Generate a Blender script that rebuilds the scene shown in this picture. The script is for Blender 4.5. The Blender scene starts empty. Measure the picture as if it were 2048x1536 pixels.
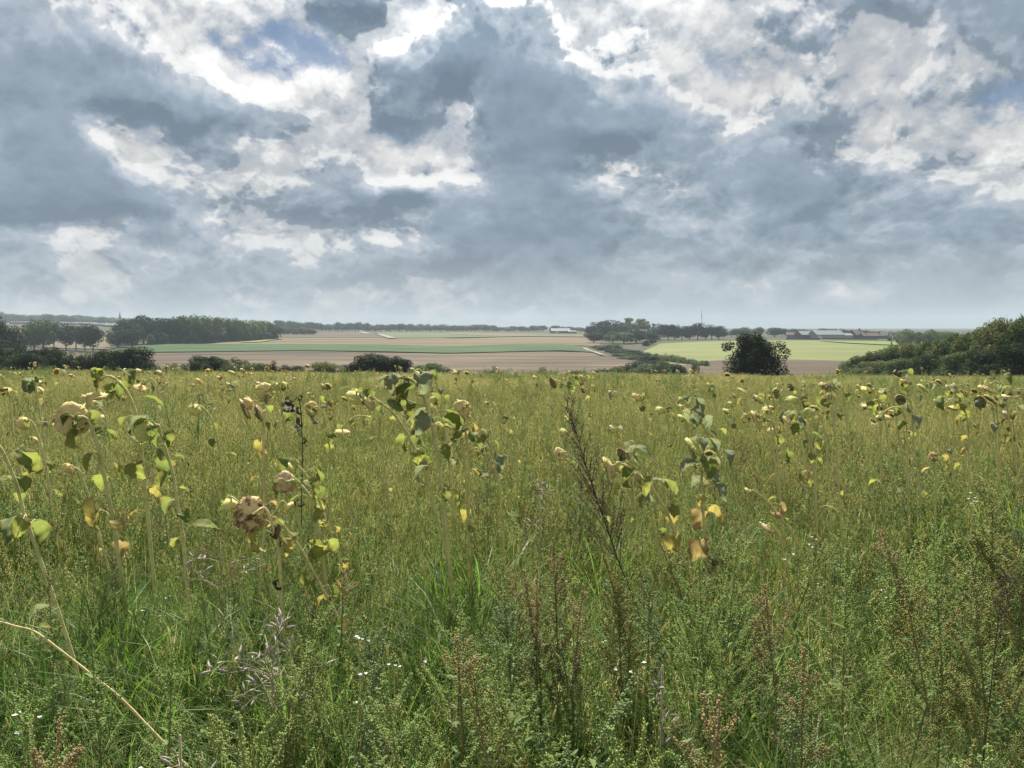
import bpy, math, random
import numpy as np
from mathutils import Vector, Matrix, Euler

scene = bpy.context.scene
COL = scene.collection
R = math.radians

# ---------------------------------------------------------------- camera
FPX = 1518.0                       # focal length in pixels of the 2048 px wide photograph
EYE = Vector((0.0, 0.0, 1.75))
PITCH = math.atan(113.0 / FPX)
cam_d = bpy.data.cameras.new('camera')
cam_d.sensor_fit = 'HORIZONTAL'
cam_d.sensor_width = 36.0
cam_d.lens = 36.0 * FPX / 2048.0
cam_d.clip_start = 0.05
cam_d.clip_end = 20000.0
cam = bpy.data.objects.new('camera', cam_d)
cam.location = EYE
cam.rotation_euler = (math.pi / 2 - PITCH, 0, 0)
COL.objects.link(cam)
scene.camera = cam

# ---------------------------------------------------------------- render and exposure
scene.render.engine = 'CYCLES'
scene.view_settings.view_transform = 'Standard'
scene.view_settings.look = 'None'
scene.view_settings.exposure = 1.60
scene.view_settings.gamma = 1.0
scene.view_settings.use_curve_mapping = False
cy = scene.cycles
cy.max_bounces = 5
cy.diffuse_bounces = 2
cy.glossy_bounces = 2
cy.transmission_bounces = 3
cy.transparent_max_bounces = 4
cy.volume_bounces = 1
cy.caustics_reflective = False
cy.caustics_refractive = False
cy.sample_clamp_indirect = 4.0
cy.use_adaptive_sampling = True
cy.adaptive_threshold = 0.012
cy.use_denoising = True
cy.denoiser = 'OPENIMAGEDENOISE'
cy.denoising_input_passes = 'RGB_ALBEDO_NORMAL'
cy.denoising_prefilter = 'ACCURATE'

# ---------------------------------------------------------------- sun
SUN_EL, SUN_AZ = R(48.0), R(-6.0)          # in front of the camera, above the frame, behind thin cloud
SUN_DIR = Vector((math.sin(SUN_AZ) * math.cos(SUN_EL), math.cos(SUN_AZ) * math.cos(SUN_EL), math.sin(SUN_EL)))
sun_d = bpy.data.lights.new('sun', 'SUN')
sun_d.energy = 5.0
sun_d.angle = R(4.0)
sun_d.color = (1.0, 0.95, 0.86)
sun = bpy.data.objects.new('sun', sun_d)
sun.rotation_euler = SUN_DIR.to_track_quat('Z', 'Y').to_euler()
COL.objects.link(sun)
# ---------------------------------------------------------------- sky: Nishita air with procedural cumulus
def px_dir(px, py):
    """Direction in the world of a pixel of the photograph (2048 x 1536)."""
    dx, dy = float(px - 1024.0) / FPX, float(768.0 - py) / FPX
    F = Vector((0, math.cos(PITCH), -math.sin(PITCH))); U = Vector((0, math.sin(PITCH), math.cos(PITCH)))
    return F + dx * Vector((1, 0, 0)) + dy * U

def at(px, py, depth):
    """World point seen at a pixel, at a forward depth."""
    d = px_dir(px, py)
    return EYE + d * (depth / d.y)

# how thick the cloud is over the landscape: 0 clear air, 0.4 thin and bright, 1 deep and grey
CX = np.arange(21) * 100.0
CY = np.arange(14) * 50.0
CLOUD = np.array([
 [.62,.60,.52,.44,.36,.0,.32,.82,.40,.42,.46,.42,.36,.12,.42,.46,.52,.60,.78,.90,.92],
 [.70,.66,.60,.46,.40,.34,.26,.52,.42,.62,.76,.64,.38,.36,.44,.50,.46,.56,.70,.84,.88],
 [.80,.80,.74,.66,.46,.06,.16,.46,.74,.84,.86,.84,.46,.50,.36,.44,.52,.56,.62,.74,.80],
 [.84,.86,.84,.80,.72,.44,.02,.38,.86,.92,.90,.92,.72,.64,.48,.30,.50,.52,.56,.64,.72],
 [.90,.86,.90,.88,.88,.70,.44,.40,.82,.50,.88,.94,.88,.80,.58,.46,.54,.42,.48,.54,.58],
 [.88,.90,.62,.44,.74,.52,.44,.48,.44,.46,.90,.96,.94,.80,.74,.78,.72,.36,.40,.46,.32],
 [.82,.92,.74,.40,.46,.58,.46,.58,.42,.50,.90,.98,.54,.66,.80,.90,.92,.20,.30,.12,.22],
 [.88,.94,.90,.62,.46,.48,.52,.72,.56,.52,.92,1.0,.80,.56,.74,.94,.96,.48,.44,.22,.28],
 [.94,.96,.96,.88,.58,.52,.58,.78,.96,.88,.96,1.0,.90,.64,.56,.88,.94,.60,.62,.60,.50],
 [.74,.72,.54,.78,.72,.60,.56,.52,.54,.96,.98,.98,.92,.74,.76,.78,.78,.72,.74,.76,.74],
 [.78,.80,.58,.58,.78,.76,.70,.78,.88,.94,.96,.96,.88,.74,.72,.74,.66,.78,.80,.80,.72],
 [.74,.74,.56,.66,.76,.66,.70,.58,.66,.54,.80,.74,.82,.76,.74,.56,.76,.48,.80,.82,.66],
 [.68,.66,.62,.62,.68,.64,.62,.60,.62,.58,.66,.62,.74,.76,.76,.76,.76,.76,.80,.80,.76],
 [.66,.66,.64,.64,.66,.66,.64,.62,.62,.62,.66,.66,.72,.74,.74,.74,.74,.74,.76,.76,.74]])
AZ0, AZ1, EL0, EL1 = R(-36), R(36), R(-1), R(25)

def build_world():
    w = bpy.data.worlds.new('World'); scene.world = w; w.use_nodes = True
    w.cycles.sampling_method = 'NONE'
    nt = w.node_tree; nt.nodes.clear(); L = nt.links.new
    def node(t, **k):
        n = nt.nodes.new(t)
        for a, b in k.items(): setattr(n, a, b)
        return n
    def put(sock, v):
        if hasattr(v, 'is_output'): L(v, sock)
        else: sock.default_value = v
    def M(op, a, b=None, c=None, clamp=False):
        n = node('ShaderNodeMath', operation=op, use_clamp=clamp)
        for i, v in enumerate((a, b, c)):
            if v is not None: put(n.inputs[i], v)
        return n.outputs[0]
    def V(op, a, b=None, s=None):
        n = node('ShaderNodeVectorMath', operation=op)
        put(n.inputs[0], a)
        if b is not None: put(n.inputs[1], b)
        if s is not None: put(n.inputs['Scale'], s)
        return n.outputs['Value'] if op in ('DOT_PRODUCT', 'LENGTH') else n.outputs[0]
    def smooth(x, a, b, lo=0.0, hi=1.0):
        n = node('ShaderNodeMapRange', interpolation_type='SMOOTHSTEP')
        put(n.inputs[0], x); n.inputs[1].default_value = a; n.inputs[2].default_value = b
        n.inputs[3].default_value = lo; n.inputs[4].default_value = hi
        return n.outputs[0]
    def noise(vec, scale, detail, rough=0.55, kind='FBM', color=False, lac=2.0):
        n = node('ShaderNodeTexNoise', noise_dimensions='3D', noise_type=kind)
        n.normalize = True
        L(vec, n.inputs['Vector']); n.inputs['Scale'].default_value = scale
        n.inputs['Detail'].default_value = detail; n.inputs['Roughness'].default_value = rough
        n.inputs['Lacunarity'].default_value = lac
        return n.outputs['Color' if color else 'Fac']
    def mix(f, a, b):
        n = node('ShaderNodeMix', data_type='RGBA')
        put(n.inputs[0], f); put(n.inputs[6], a); put(n.inputs[7], b)
        return n.outputs[2]

    tc = node('ShaderNodeTexCoord')
    D = V('NORMALIZE', tc.outputs['Generated'])
    sep = node('ShaderNodeSeparateXYZ'); L(D, sep.inputs[0])
    x, y, z = sep.outputs
    az = M('ARCTAN2', x, y)
    el = M('ARCSINE', z)
    # cloud detail lives on the sphere of directions, a little finer upwards than sideways
    P = V('SCALE', V('MULTIPLY', D, (1.0, 1.0, 1.15)), s=smooth(el, R(-2.0), R(17.0), 1.9, 1.5))     # and finer, flatter towards the horizon
    us = np.array([(math.atan2(px_dir(a, 325).x, px_dir(a, 325).y) - AZ0) / (AZ1 - AZ0) for a in CX])
    vs = np.array([(math.asin(px_dir(1024, b).normalized().z) - EL0) / (EL1 - EL0) for b in CY])
    low = np.interp(CY, [400, 480, 650], [0, .09, .09])[:, None] * np.interp(CX, [900, 1400], [1, .35])[None, :]
    Um, S, Vt = np.linalg.svd(CLOUD - low - 0.62, full_matrices=False)
    def curve(sock, xs, ys):
        n = node('ShaderNodeFloatCurve'); L(sock, n.inputs['Value'])
        cm = n.mapping; cm.use_clip = False; cm.extend = 'HORIZONTAL'
        c = cm.curves[0]
        o = np.argsort(xs); xs = xs[o]; ys = ys[o]
        while len(c.points) < len(xs): c.points.new(0.5, 0.5)
        for p, a, b in zip(c.points, xs, ys):
            p.location = (float(a), float(b)); p.handle_type = 'AUTO'
        cm.update()
        return n.outputs[0]
    def billow(vec, detail):
        n = node('ShaderNodeTexVoronoi', voronoi_dimensions='3D', feature='F1')
        n.normalize = True
        L(vec, n.inputs['Vector']); n.inputs['Scale'].default_value = 8.0
        n.inputs['Detail'].default_value = detail; n.inputs['Roughness'].default_value = 0.6
        n.inputs['Lacunarity'].default_value = 2.4
        return n.outputs['Distance']
    amp = smooth(el, R(0), R(12), 0.40, 1.0)
    det = smooth(el, R(0.5), R(8), 0.80, 1.0)
    inside = M('MULTIPLY', smooth(M('ABSOLUTE', az), R(34), R(44), 1, 0), smooth(el, R(23), R(31), 1, 0))
    outside = M('SUBTRACT', 1.0, inside)
    far = noise(P, 1.7, 3.0, 0.5)          # beyond the picture the same broken cumulus goes on
    T_out = M('MULTIPLY', M('MULTIPLY_ADD', M('SUBTRACT', far, 0.5), 1.6, 0.60), outside)
    def thickness(Pq, daz, dele, rough_detail, bill_detail):
        wv = noise(Pq, 3.0, rough_detail, 0.61, color=True)        # warp of the cloud outlines
        ws = node('ShaderNodeSeparateColor'); L(wv, ws.inputs[0])
        du = M('MULTIPLY_ADD', M('SUBTRACT', ws.outputs[0], 0.5), M('MULTIPLY', amp, 0.22), daz)
        dv = M('MULTIPLY_ADD', M('SUBTRACT', ws.outputs[1], 0.5), M('MULTIPLY', amp, 0.16), dele)
        u = M('DIVIDE', M('SUBTRACT', M('ADD', az, du), AZ0), AZ1 - AZ0)
        v = M('DIVIDE', M('SUBTRACT', M('ADD', el, dv), EL0), EL1 - EL0)
        T = 0.62                                                    # low-resolution thickness: separable curves
        for r in range(10):
            s = math.sqrt(S[r])
            T = M('MULTIPLY_ADD', curve(u, us, Vt[r] * s), curve(v, vs, Um[:, r] * s), T)
        T = M('MULTIPLY_ADD', T, inside, T_out)
        calm = M('MULTIPLY', det, M('MULTIPLY', smooth(T, 0.60, 0.92, 1.0, 0.42), smooth(T, 0.05, 0.35, 1.5, 1.0)))       # the inside of a deep cloud is smoother than its edge
        T = M('MULTIPLY_ADD', M('SUBTRACT', ws.outputs[2], 0.5), M('MULTIPLY', calm, 0.80), T)
        bl = billow(V('ADD', Pq, V('SCALE', wv, s=0.22)), bill_detail)
        T = M('MULTIPLY_ADD', M('SUBTRACT', 0.34, bl), M('MULTIPLY', calm, 1.05), T)
        T = M('MULTIPLY_ADD', smooth(T, 0.52, 0.61), 0.17, M('SUBTRACT', T, 0.06))             # crisp outlines where one cloud stands before another
        return M('MULTIPLY_ADD', smooth(T, 0.80, 1.05), 0.10, T)
    Tn = thickness(P, 0.0, 0.0, 8.0, 3.0)
    dl = 0.020                                                      # the same cloud a little towards the sun
    toward = M('MULTIPLY', M('SUBTRACT', SUN_AZ, az), dl * 1.2)
    Ps = V('ADD', P, (0.0, 0.0, dl * 1.6))
    Ts = thickness(Ps, toward, dl, 6.0, 2.0)
    sunness = M('MAXIMUM', V('DOT_PRODUCT', D, tuple(SUN_DIR)), 0.0)
    glow = M('POWER', sunness, 9.0)
    cover = smooth(Tn, 0.02, 0.34, 0.20, 1.0)
    slope = M('SUBTRACT', Tn, Ts)                                   # > 0 on the sides that face the sun
    shade = M('MULTIPLY_ADD', slope, -0.9, Ts)                      # depth of cloud between here and the sun
    def ramp(stops):
        n = node('ShaderNodeValToRGB'); n.color_ramp.interpolation = 'B_SPLINE'
        e = n.color_ramp.elements
        while len(e) < len(stops): e.new(0.5)
        for q, (p, c) in zip(e, stops): q.position = p; q.color = (*c, 1)
        n.color_ramp.interpolation = 'EASE'
        L(M('DIVIDE', M('ADD', shade, 0.3), 2.0), n.inputs[0])
        return n.outputs[0]
    # thick cloud is blue-grey, thin cloud near the sun is white, thin cloud far from it cream
    P_ = lambda t: (t + 0.3) / 2.0
    near = ramp([(P_(-.2), (.98, .98, .97)), (P_(.15), (.86, .865, .87)), (P_(.42), (.57, .61, .655)), (P_(.66), (.345, .415, .485)), (P_(.92), (.21, .285, .37)), (P_(1.4), (.15, .215, .30))])
    away = ramp([(P_(-.2), (.56, .56, .55)), (P_(.15), (.51, .515, .515)), (P_(.45), (.40, .425, .455)), (P_(.70), (.31, .36, .42)), (P_(.95), (.235, .295, .36)), (P_(1.4), (.175, .23, .30))])
    c = mix(smooth(glow, 0.05, 0.55), away, near)
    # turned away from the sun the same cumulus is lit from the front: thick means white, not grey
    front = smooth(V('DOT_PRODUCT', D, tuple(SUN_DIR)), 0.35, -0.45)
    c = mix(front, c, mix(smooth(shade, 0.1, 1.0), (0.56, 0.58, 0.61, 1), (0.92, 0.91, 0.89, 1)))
    rel = M('MULTIPLY_ADD', slope, 0.75, 1.0)
    c = V('SCALE', c, s=M('MINIMUM', M('MAXIMUM', rel, 0.8), 1.35))
    # layers of cloud far away near the horizon melt together
    hz = smooth(el, R(0.0), R(6.5), 0.55, 0.0)
    c = mix(hz, c, (0.43, 0.45, 0.452, 1))
    cover = M('MAXIMUM', cover, hz)
    sky = node('ShaderNodeTexSky', sky_type='NISHITA')
    sky.sun_disc = False
    sky.sun_elevation = SUN_EL; sky.sun_rotation = SUN_AZ
    sky.altitude = 120; sky.air_density = 1.0; sky.dust_density = 0.6; sky.ozone_density = 1.5
    bg1 = node('ShaderNodeBackground'); L(V('MULTIPLY', sky.outputs[0], (0.33, 0.385, 0.43)), bg1.inputs[0]); bg1.inputs[1].default_value = 0.05
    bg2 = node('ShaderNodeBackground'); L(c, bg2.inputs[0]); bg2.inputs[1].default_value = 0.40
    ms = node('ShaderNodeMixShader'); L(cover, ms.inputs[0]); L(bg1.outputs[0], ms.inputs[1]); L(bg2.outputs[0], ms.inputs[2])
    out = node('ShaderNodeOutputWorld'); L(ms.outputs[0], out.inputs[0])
build_world()
# ---------------------------------------------------------------- helpers
def tag(o, label=None, cat=None, group=None, kind=None):
    if label: o['label'] = label
    if cat: o['category'] = cat
    if group: o['group'] = group
    if kind: o['kind'] = kind
    return o

def empty(name, loc=(0, 0, 0), rz=0.0, scale=1.0):
    o = bpy.data.objects.new(name, None); COL.objects.link(o)
    o.empty_display_size = 0.2
    o.location = loc; o.rotation_euler = (0, 0, rz); o.scale = (scale,) * 3 if not isinstance(scale, tuple) else scale
    return o

class MB:
    """Collects triangles, quads and their material slots, and builds one mesh."""
    def __init__(self): self.v = []; self.f = []; self.m = []
    def add(self, verts, faces, mat=0):
        b = len(self.v); self.v.extend([tuple(p) for p in verts])
        for f in faces: self.f.append(tuple(i + b for i in f)); self.m.append(mat)
    def mesh(self, name, mats, smooth=True):
        me = bpy.data.meshes.new(name); me.from_pydata(self.v, [], self.f)
        for m in mats: me.materials.append(m)
        me.polygons.foreach_set('material_index', self.m)
        me.polygons.foreach_set('use_smooth', [smooth] * len(self.f))
        me.update(); return me
    def box(self, c, s, mat=0, rz=0.0):
        x, y, z = (k / 2 for k in s); ca, sa = math.cos(rz), math.sin(rz)
        P = [(i * x, j * y, k * z) for i in (-1, 1) for j in (-1, 1) for k in (-1, 1)]
        P = [(c[0] + a * ca - b * sa, c[1] + a * sa + b * ca, c[2] + d) for a, b, d in P]
        self.add(P, [(0, 1, 3, 2), (4, 6, 7, 5), (0, 4, 5, 1), (2, 3, 7, 6), (0, 2, 6, 4), (1, 5, 7, 3)], mat)
    def tube(self, pts, rad, n=6, mat=0, cap=True):
        pts = [Vector(p) for p in pts]; k = len(pts)
        rad = [rad] * k if isinstance(rad, (int, float)) else list(rad)
        b = len(self.v); ref = None
        for i in range(k):
            t = (pts[min(i + 1, k - 1)] - pts[max(i - 1, 0)])
            t = t.normalized() if t.length > 1e-9 else Vector((0, 0, 1))
            if ref is None:
                ref = Vector((1, 0, 0)) if abs(t.x) < 0.8 else Vector((0, 1, 0))
            u = (ref - t * ref.dot(t)).normalized(); w = t.cross(u); ref = u
            for j in range(n):
                a = 2 * math.pi * j / n
                self.v.append(tuple(pts[i] + rad[i] * (math.cos(a) * u + math.sin(a) * w)))
        for i in range(k - 1):
            for j in range(n):
                self.f.append((b + i * n + j, b + i * n + (j + 1) % n, b + (i + 1) * n + (j + 1) % n, b + (i + 1) * n + j)); self.m.append(mat)
        if cap and n > 2:
            self.f.append(tuple(b + (k - 1) * n + j for j in range(n))); self.m.append(mat)

def obj(name, me, parent=None, loc=None):
    o = bpy.data.objects.new(name, me); COL.objects.link(o)
    if parent is not None: o.parent = parent
    if loc is not None: o.location = loc
    return o

# ---------------------------------------------------------------- materials
class NT:
    def __init__(self, name):
        self.mat = bpy.data.materials.new(name); self.mat.use_nodes = True
        self.nt = self.mat.node_tree; self.nt.nodes.clear()
    def n(self, t, **k):
        x = self.nt.nodes.new(t)
        for a, b in k.items(): setattr(x, a, b)
        return x
    def l(self, a, b): self.nt.links.new(a, b)
    def noise(self, scale, detail=4.0, rough=0.55, vec=None, stretch=None, color=False):
        x = self.n('ShaderNodeTexNoise')
        x.inputs['Scale'].default_value = scale; x.inputs['Detail'].default_value = detail; x.inputs['Roughness'].default_value = rough
        if vec is None:
            vec = self.n('ShaderNodeNewGeometry').outputs['Position']
        if stretch:
            m = self.n('ShaderNodeMapping'); self.l(vec, m.inputs[0]); m.inputs['Scale'].default_value = stretch; vec = m.outputs[0]
        self.l(vec, x.inputs['Vector'])
        return x.outputs['Color' if color else 'Fac']
    def ramp(self, fac, stops):
        x = self.n('ShaderNodeValToRGB'); e = x.color_ramp.elements
        while len(e) < len(stops): e.new(0.5)
        for q, (p, c) in zip(e, stops): q.position = p; q.color = (*c, 1)
        self.l(fac, x.inputs[0]); return x.outputs[0]
    def mix(self, f, a, b, mode='MIX'):
        x = self.n('ShaderNodeMix', data_type='RGBA', blend_type=mode)
        for s, v in ((x.inputs[0], f), (x.inputs[6], a), (x.inputs[7], b)):
            if hasattr(v, 'is_output'): self.l(v, s)
            else: s.default_value = v if isinstance(v, (int, float)) else (*v, 1)[:4]
        return x.outputs[2]
    def bsdf(self, col, rough=0.8, spec=0.3, bump=None, dist=0.1, strength=0.5):
        p = self.n('ShaderNodeBsdfPrincipled')
        if hasattr(col, 'is_output'): self.l(col, p.inputs['Base Color'])
        else: p.inputs['Base Color'].default_value = (*col, 1)
        p.inputs['Roughness'].default_value = rough; p.inputs['Specular IOR Level'].default_value = spec
        if bump is not None:
            b = self.n('ShaderNodeBump'); b.inputs['Strength'].default_value = strength; b.inputs['Distance'].default_value = dist
            self.l(bump, b.inputs['Height']); self.l(b.outputs[0], p.inputs['Normal'])
        return p
    def out(self, sh):
        o = self.n('ShaderNodeOutputMaterial'); self.l(sh.outputs[0], o.inputs[0]); return self.mat

def plain(name, col, rough=0.7, spec=0.3, metallic=0.0, var=0.12, scale=3.0):
    t = NT(name)
    c = t.mix(t.noise(scale, 5), tuple(k * (1 - var) for k in col), tuple(min(1, k * (1 + var)) for k in col))
    p = t.bsdf(c, rough, spec); p.inputs['Metallic'].default_value = metallic
    return t.out(p)

def foliage(name, cols, rough=0.6, spec=0.25, trans=0.35, pos_scale=None, obj_random=0.35, fine=None, tint=1.25, grad=None, veins=None):
    """Thin plant tissue: colour varies from plant to plant and place to place; light passes through it."""
    t = NT(name)
    oi = t.n('ShaderNodeObjectInfo')
    fac = oi.outputs['Random']
    if pos_scale:
        nz = t.noise(pos_scale, 3.0, 0.6)
        m = t.n('ShaderNodeMapRange'); m.inputs[1].default_value = 0.3; m.inputs[2].default_value = 0.7; t.l(nz, m.inputs[0])
        a = t.n('ShaderNodeMath', operation='MULTIPLY'); t.l(fac, a.inputs[0]); a.inputs[1].default_value = obj_random
        b = t.n('ShaderNodeMath', operation='MULTIPLY_ADD'); t.l(m.outputs[0], b.inputs[0]); b.inputs[1].default_value = 1 - obj_random; t.l(a.outputs[0], b.inputs[2])
        fac = b.outputs[0]
    k = len(cols)
    col = t.ramp(fac, [(i / max(1, k - 1), c) for i, c in enumerate(cols)]) if k > 1 else None
    if col is None:
        rgb = t.n('ShaderNodeRGB'); rgb.outputs[0].default_value = (*cols[0], 1); col = rgb.outputs[0]
    if grad:                                   # the plant ripens from the tips down
        sx = t.n('ShaderNodeSeparateXYZ'); t.l(t.n('ShaderNodeTexCoord').outputs['Generated'], sx.inputs[0])
        a = t.n('ShaderNodeMath', operation='MULTIPLY_ADD'); t.l(t.noise(25.0, 2.0), a.inputs[0]); a.inputs[1].default_value = .5; t.l(sx.outputs[2], a.inputs[2])
        m = t.n('ShaderNodeMapRange'); m.inputs[1].default_value = .55; m.inputs[2].default_value = 1.15; t.l(a.outputs[0], m.inputs[0])
        col = t.mix(m.outputs[0], grad, col)
    if veins:                                  # ribs of the leaf, blotches, and a withered margin
        uv = t.n('ShaderNodeUVMap'); sx = t.n('ShaderNodeSeparateXYZ'); t.l(uv.outputs[0], sx.inputs[0])
        def mt(op, a, b=None):
            x = t.n('ShaderNodeMath', operation=op)
            for i_, v_ in enumerate((a, b)):
                if v_ is None: continue
                if hasattr(v_, 'is_output'): t.l(v_, x.inputs[i_])
                else: x.inputs[i_].default_value = v_
            return x.outputs[0]
        off = mt('ABSOLUTE', mt('SUBTRACT', sx.outputs[1], .5))
        side = mt('ABSOLUTE', mt('SINE', mt('MULTIPLY', mt('SUBTRACT', sx.outputs[0], mt('MULTIPLY', off, .55)), 20.0)))
        rib = mt('MAXIMUM', mt('LESS_THAN', side, .16), mt('LESS_THAN', off, .022))
        col = t.mix(mt('MULTIPLY', rib, .35), col, veins)
        nz = t.noise(30.0, 4.0, .7)
        edge = mt('GREATER_THAN', mt('ADD', mt('MULTIPLY', off, 1.1), mt('MULTIPLY', nz, .9)), .93)
        col = t.mix(mt('MULTIPLY', edge, .75), col, (.20, .14, .06))
    if fine:
        col = t.mix(t.noise(fine, 3.0), col, (0.62, 0.62, 0.62), 'MULTIPLY')
    p = t.bsdf(col, rough, spec)
    tr = t.n('ShaderNodeBsdfTranslucent')
    tc = t.mix(1.0, col, (tint, tint * 1.02, tint * 0.82), 'MULTIPLY'); t.l(tc, tr.inputs[0])
    ms = t.n('ShaderNodeMixShader'); ms.inputs[0].default_value = trans
    t.l(p.outputs[0], ms.inputs[1]); t.l(tr.outputs[0], ms.inputs[2])
    return t.out(ms)

# ---------------------------------------------------------------- terrain
TY = np.array([-60, 0, 10, 30, 60, 90, 120, 160, 220, 300, 420, 520, 700, 900, 1300, 2000, 7000], float)
TZ = np.array([0.3, 0, -.24, -1.05, -2.6, -5.4, -8.2, -10.8, -11.8, -12.1, -11.5, -10.2, -8.6, -7.1, -5.1, -4.5, -4.5], float)
def _pchip(xs, ys):
    h = np.diff(xs); d = np.diff(ys) / h; m = np.zeros(len(xs)); m[0] = d[0]; m[-1] = d[-1]
    for i in range(1, len(xs) - 1):
        if d[i - 1] * d[i] > 0:
            w1 = 2 * h[i] + h[i - 1]; w2 = h[i] + 2 * h[i - 1]
            m[i] = (w1 + w2) / (w1 / d[i - 1] + w2 / d[i])
    def f(x):
        x = np.clip(np.asarray(x, float), xs[0], xs[-1]); i = np.clip(np.searchsorted(xs, x) - 1, 0, len(xs) - 2)
        t = (x - xs[i]) / h[i]
        return ((1 + 2 * t) * (1 - t) ** 2 * ys[i] + t * (1 - t) ** 2 * h[i] * m[i] + t * t * (3 - 2 * t) * ys[i + 1] + t * t * (t - 1) * h[i] * m[i + 1])
    return f
PROF = _pchip(TY, TZ)
def sst(x, a, b):
    t = np.clip((np.asarray(x, float) - a) / (b - a), 0, 1); return t * t * (3 - 2 * t)
def ground(x, y):
    x = np.asarray(x, float); y = np.asarray(y, float)
    z = PROF(y)
    z = z - 0.0062 * x * (1 - sst(y, 70, 200))                                   # the meadow tips slightly to the right
    z = z + 13.0 * sst(-x, 230, 800) * sst(y, 520, 1000)                          # far left rises
    z = z + 1.6 * sst(x, 60, 260) * sst(y, 260, 500) * (1 - sst(y, 560, 900))     # rise under the pale field
    z = z + 0.05 * np.sin(x * 1.3) * np.sin(y * 1.1) * (1 - sst(y, 30, 70))
    return z
def gz(x, y): return float(ground(x, y))
def ground_px(px, py, lo=70.0, hi=3000.0):
    """The ground point seen at a pixel (nearest crossing beyond lo metres)."""
    d = px_dir(px, py); d = d / d.y
    ys = np.exp(np.linspace(math.log(lo), math.log(hi), 1500))
    gap = (EYE.z + d.z * ys) - ground(EYE.x + d.x * ys, ys)
    if lo > 60:                                    # skip the meadow's own crest
        k0 = 0
        while k0 < len(ys) - 1 and gap[k0] < 0: k0 += 1
    else: k0 = 0
    for i in range(k0, len(ys)):
        if gap[i] < 0: return Vector((d.x * ys[i], ys[i], gz(d.x * ys[i], ys[i])))
    return Vector((d.x * hi, hi, gz(d.x * hi, hi)))

def grid_mesh(name, X, Y, Z, mat):
    n, m = X.shape
    V_ = np.stack([X, Y, Z], -1).reshape(-1, 3)
    I = np.arange(n * m).reshape(n, m)
    Fq = np.stack([I[:-1, :-1], I[:-1, 1:], I[1:, 1:], I[1:, :-1]], -1).reshape(-1, 4)
    me = bpy.data.meshes.new(name)
    me.from_pydata(V_.tolist(), [], Fq.tolist()); me.materials.append(mat)
    me.polygons.foreach_set('use_smooth', [True] * len(Fq)); me.update()
    return me

def soil_material(name, cols, scale, stretch, bump_d, rough=0.95, fine=None):
    t = NT(name)
    a = t.noise(scale, 8.0, 0.65, stretch=stretch)
    c = t.ramp(a, [(0.36 + 0.28 * i / (len(cols) - 1), q) for i, q in enumerate(cols)])
    big = t.noise(0.008, 4.0, 0.6)
    c = t.mix(big, c, (0.72, 0.74, 0.70), 'MULTIPLY')
    return t.out(t.bsdf(c, rough, 0.1, bump=a, dist=bump_d, strength=0.6))

ys = np.concatenate([np.linspace(-40, 80, 81), np.exp(np.linspace(math.log(81.5), math.log(6500), 140))])
us = np.linspace(-1, 1, 121)
Xg = us[None, :] * (60 + 1.0 * np.maximum(ys, 0))[:, None]
Yg = np.repeat(ys[:, None], len(us), 1)
m_ground = soil_material('ground_soil', [(0.023, 0.026, 0.011), (0.039, 0.039, 0.018), (0.057, 0.049, 0.029)], 0.6, None, 0.05)
tag(obj('ground', grid_mesh('ground', Xg, Yg, ground(Xg, Yg), m_ground)), kind='structure')

# ---------------------------------------------------------------- far fields, one sheet of crop each
def field(name, cols, mat, lift=0.3, ny=24, nx=40):
    """cols: (pixel x, upper pixel y, lower pixel y) along the field's far and near edges."""
    px = np.linspace(cols[0][0], cols[-1][0], nx)
    top = np.interp(px, [c[0] for c in cols], [c[1] for c in cols]); bot = np.interp(px, [c[0] for c in cols], [c[2] for c in cols])
    X = np.zeros((ny, nx)); Y = np.zeros((ny, nx))
    for i in range(nx):
        a = ground_px(px[i], bot[i]); b = ground_px(px[i], top[i])
        for j in range(ny):
            p = a.lerp(b, (j / (ny - 1)) ** 1.3); X[j, i] = p.x; Y[j, i] = p.y
    Z = ground(X, Y) + lift
    return tag(obj(name, grid_mesh(name, X, Y, Z, mat)), kind='structure')

m_plough = soil_material('stubble_brown', [(0.018, 0.013, 0.007), (0.060, 0.043, 0.025), (0.106, 0.079, 0.048)], 0.055, (0.22, 1.0, 1.0), 0.5)
m_tan = soil_material('stubble_tan', [(0.065, 0.046, 0.023), (0.092, 0.068, 0.034), (0.116, 0.088, 0.045)], 0.03, (0.15, 1, 1), 0.3)
m_beet = soil_material('beet_green', [(0.013, 0.036, 0.006), (0.022, 0.053, 0.010), (0.034, 0.071, 0.013)], 0.08, (0.3, 1, 1), 0.3)
m_pale = soil_material('pale_green_crop', [(0.092, 0.109, 0.032), (0.113, 0.127, 0.041), (0.138, 0.149, 0.052)], 0.05, (0.3, 1, 1), 0.2)
m_lime = soil_material('lime_grass', [(0.104, 0.135, 0.031), (0.125, 0.161, 0.042)], 0.2, None, 0.1)
m_meadowfar = soil_material('far_meadow', [(0.045, 0.067, 0.022), (0.067, 0.085, 0.031), (0.085, 0.089, 0.040)], 0.10, (0.1, 1, 1), 0.1)
m_drybrown = soil_material('dry_brown_earth', [(0.045, 0.031, 0.017), (0.061, 0.045, 0.025), (0.070, 0.052, 0.029)], 0.06, (0.2, 1, 1), 0.3)
m_straw = soil_material('straw_grass', [(0.085, 0.070, 0.040), (0.116, 0.094, 0.056)], 0.3, (0.2, 1, 1), 0.15)

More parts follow.
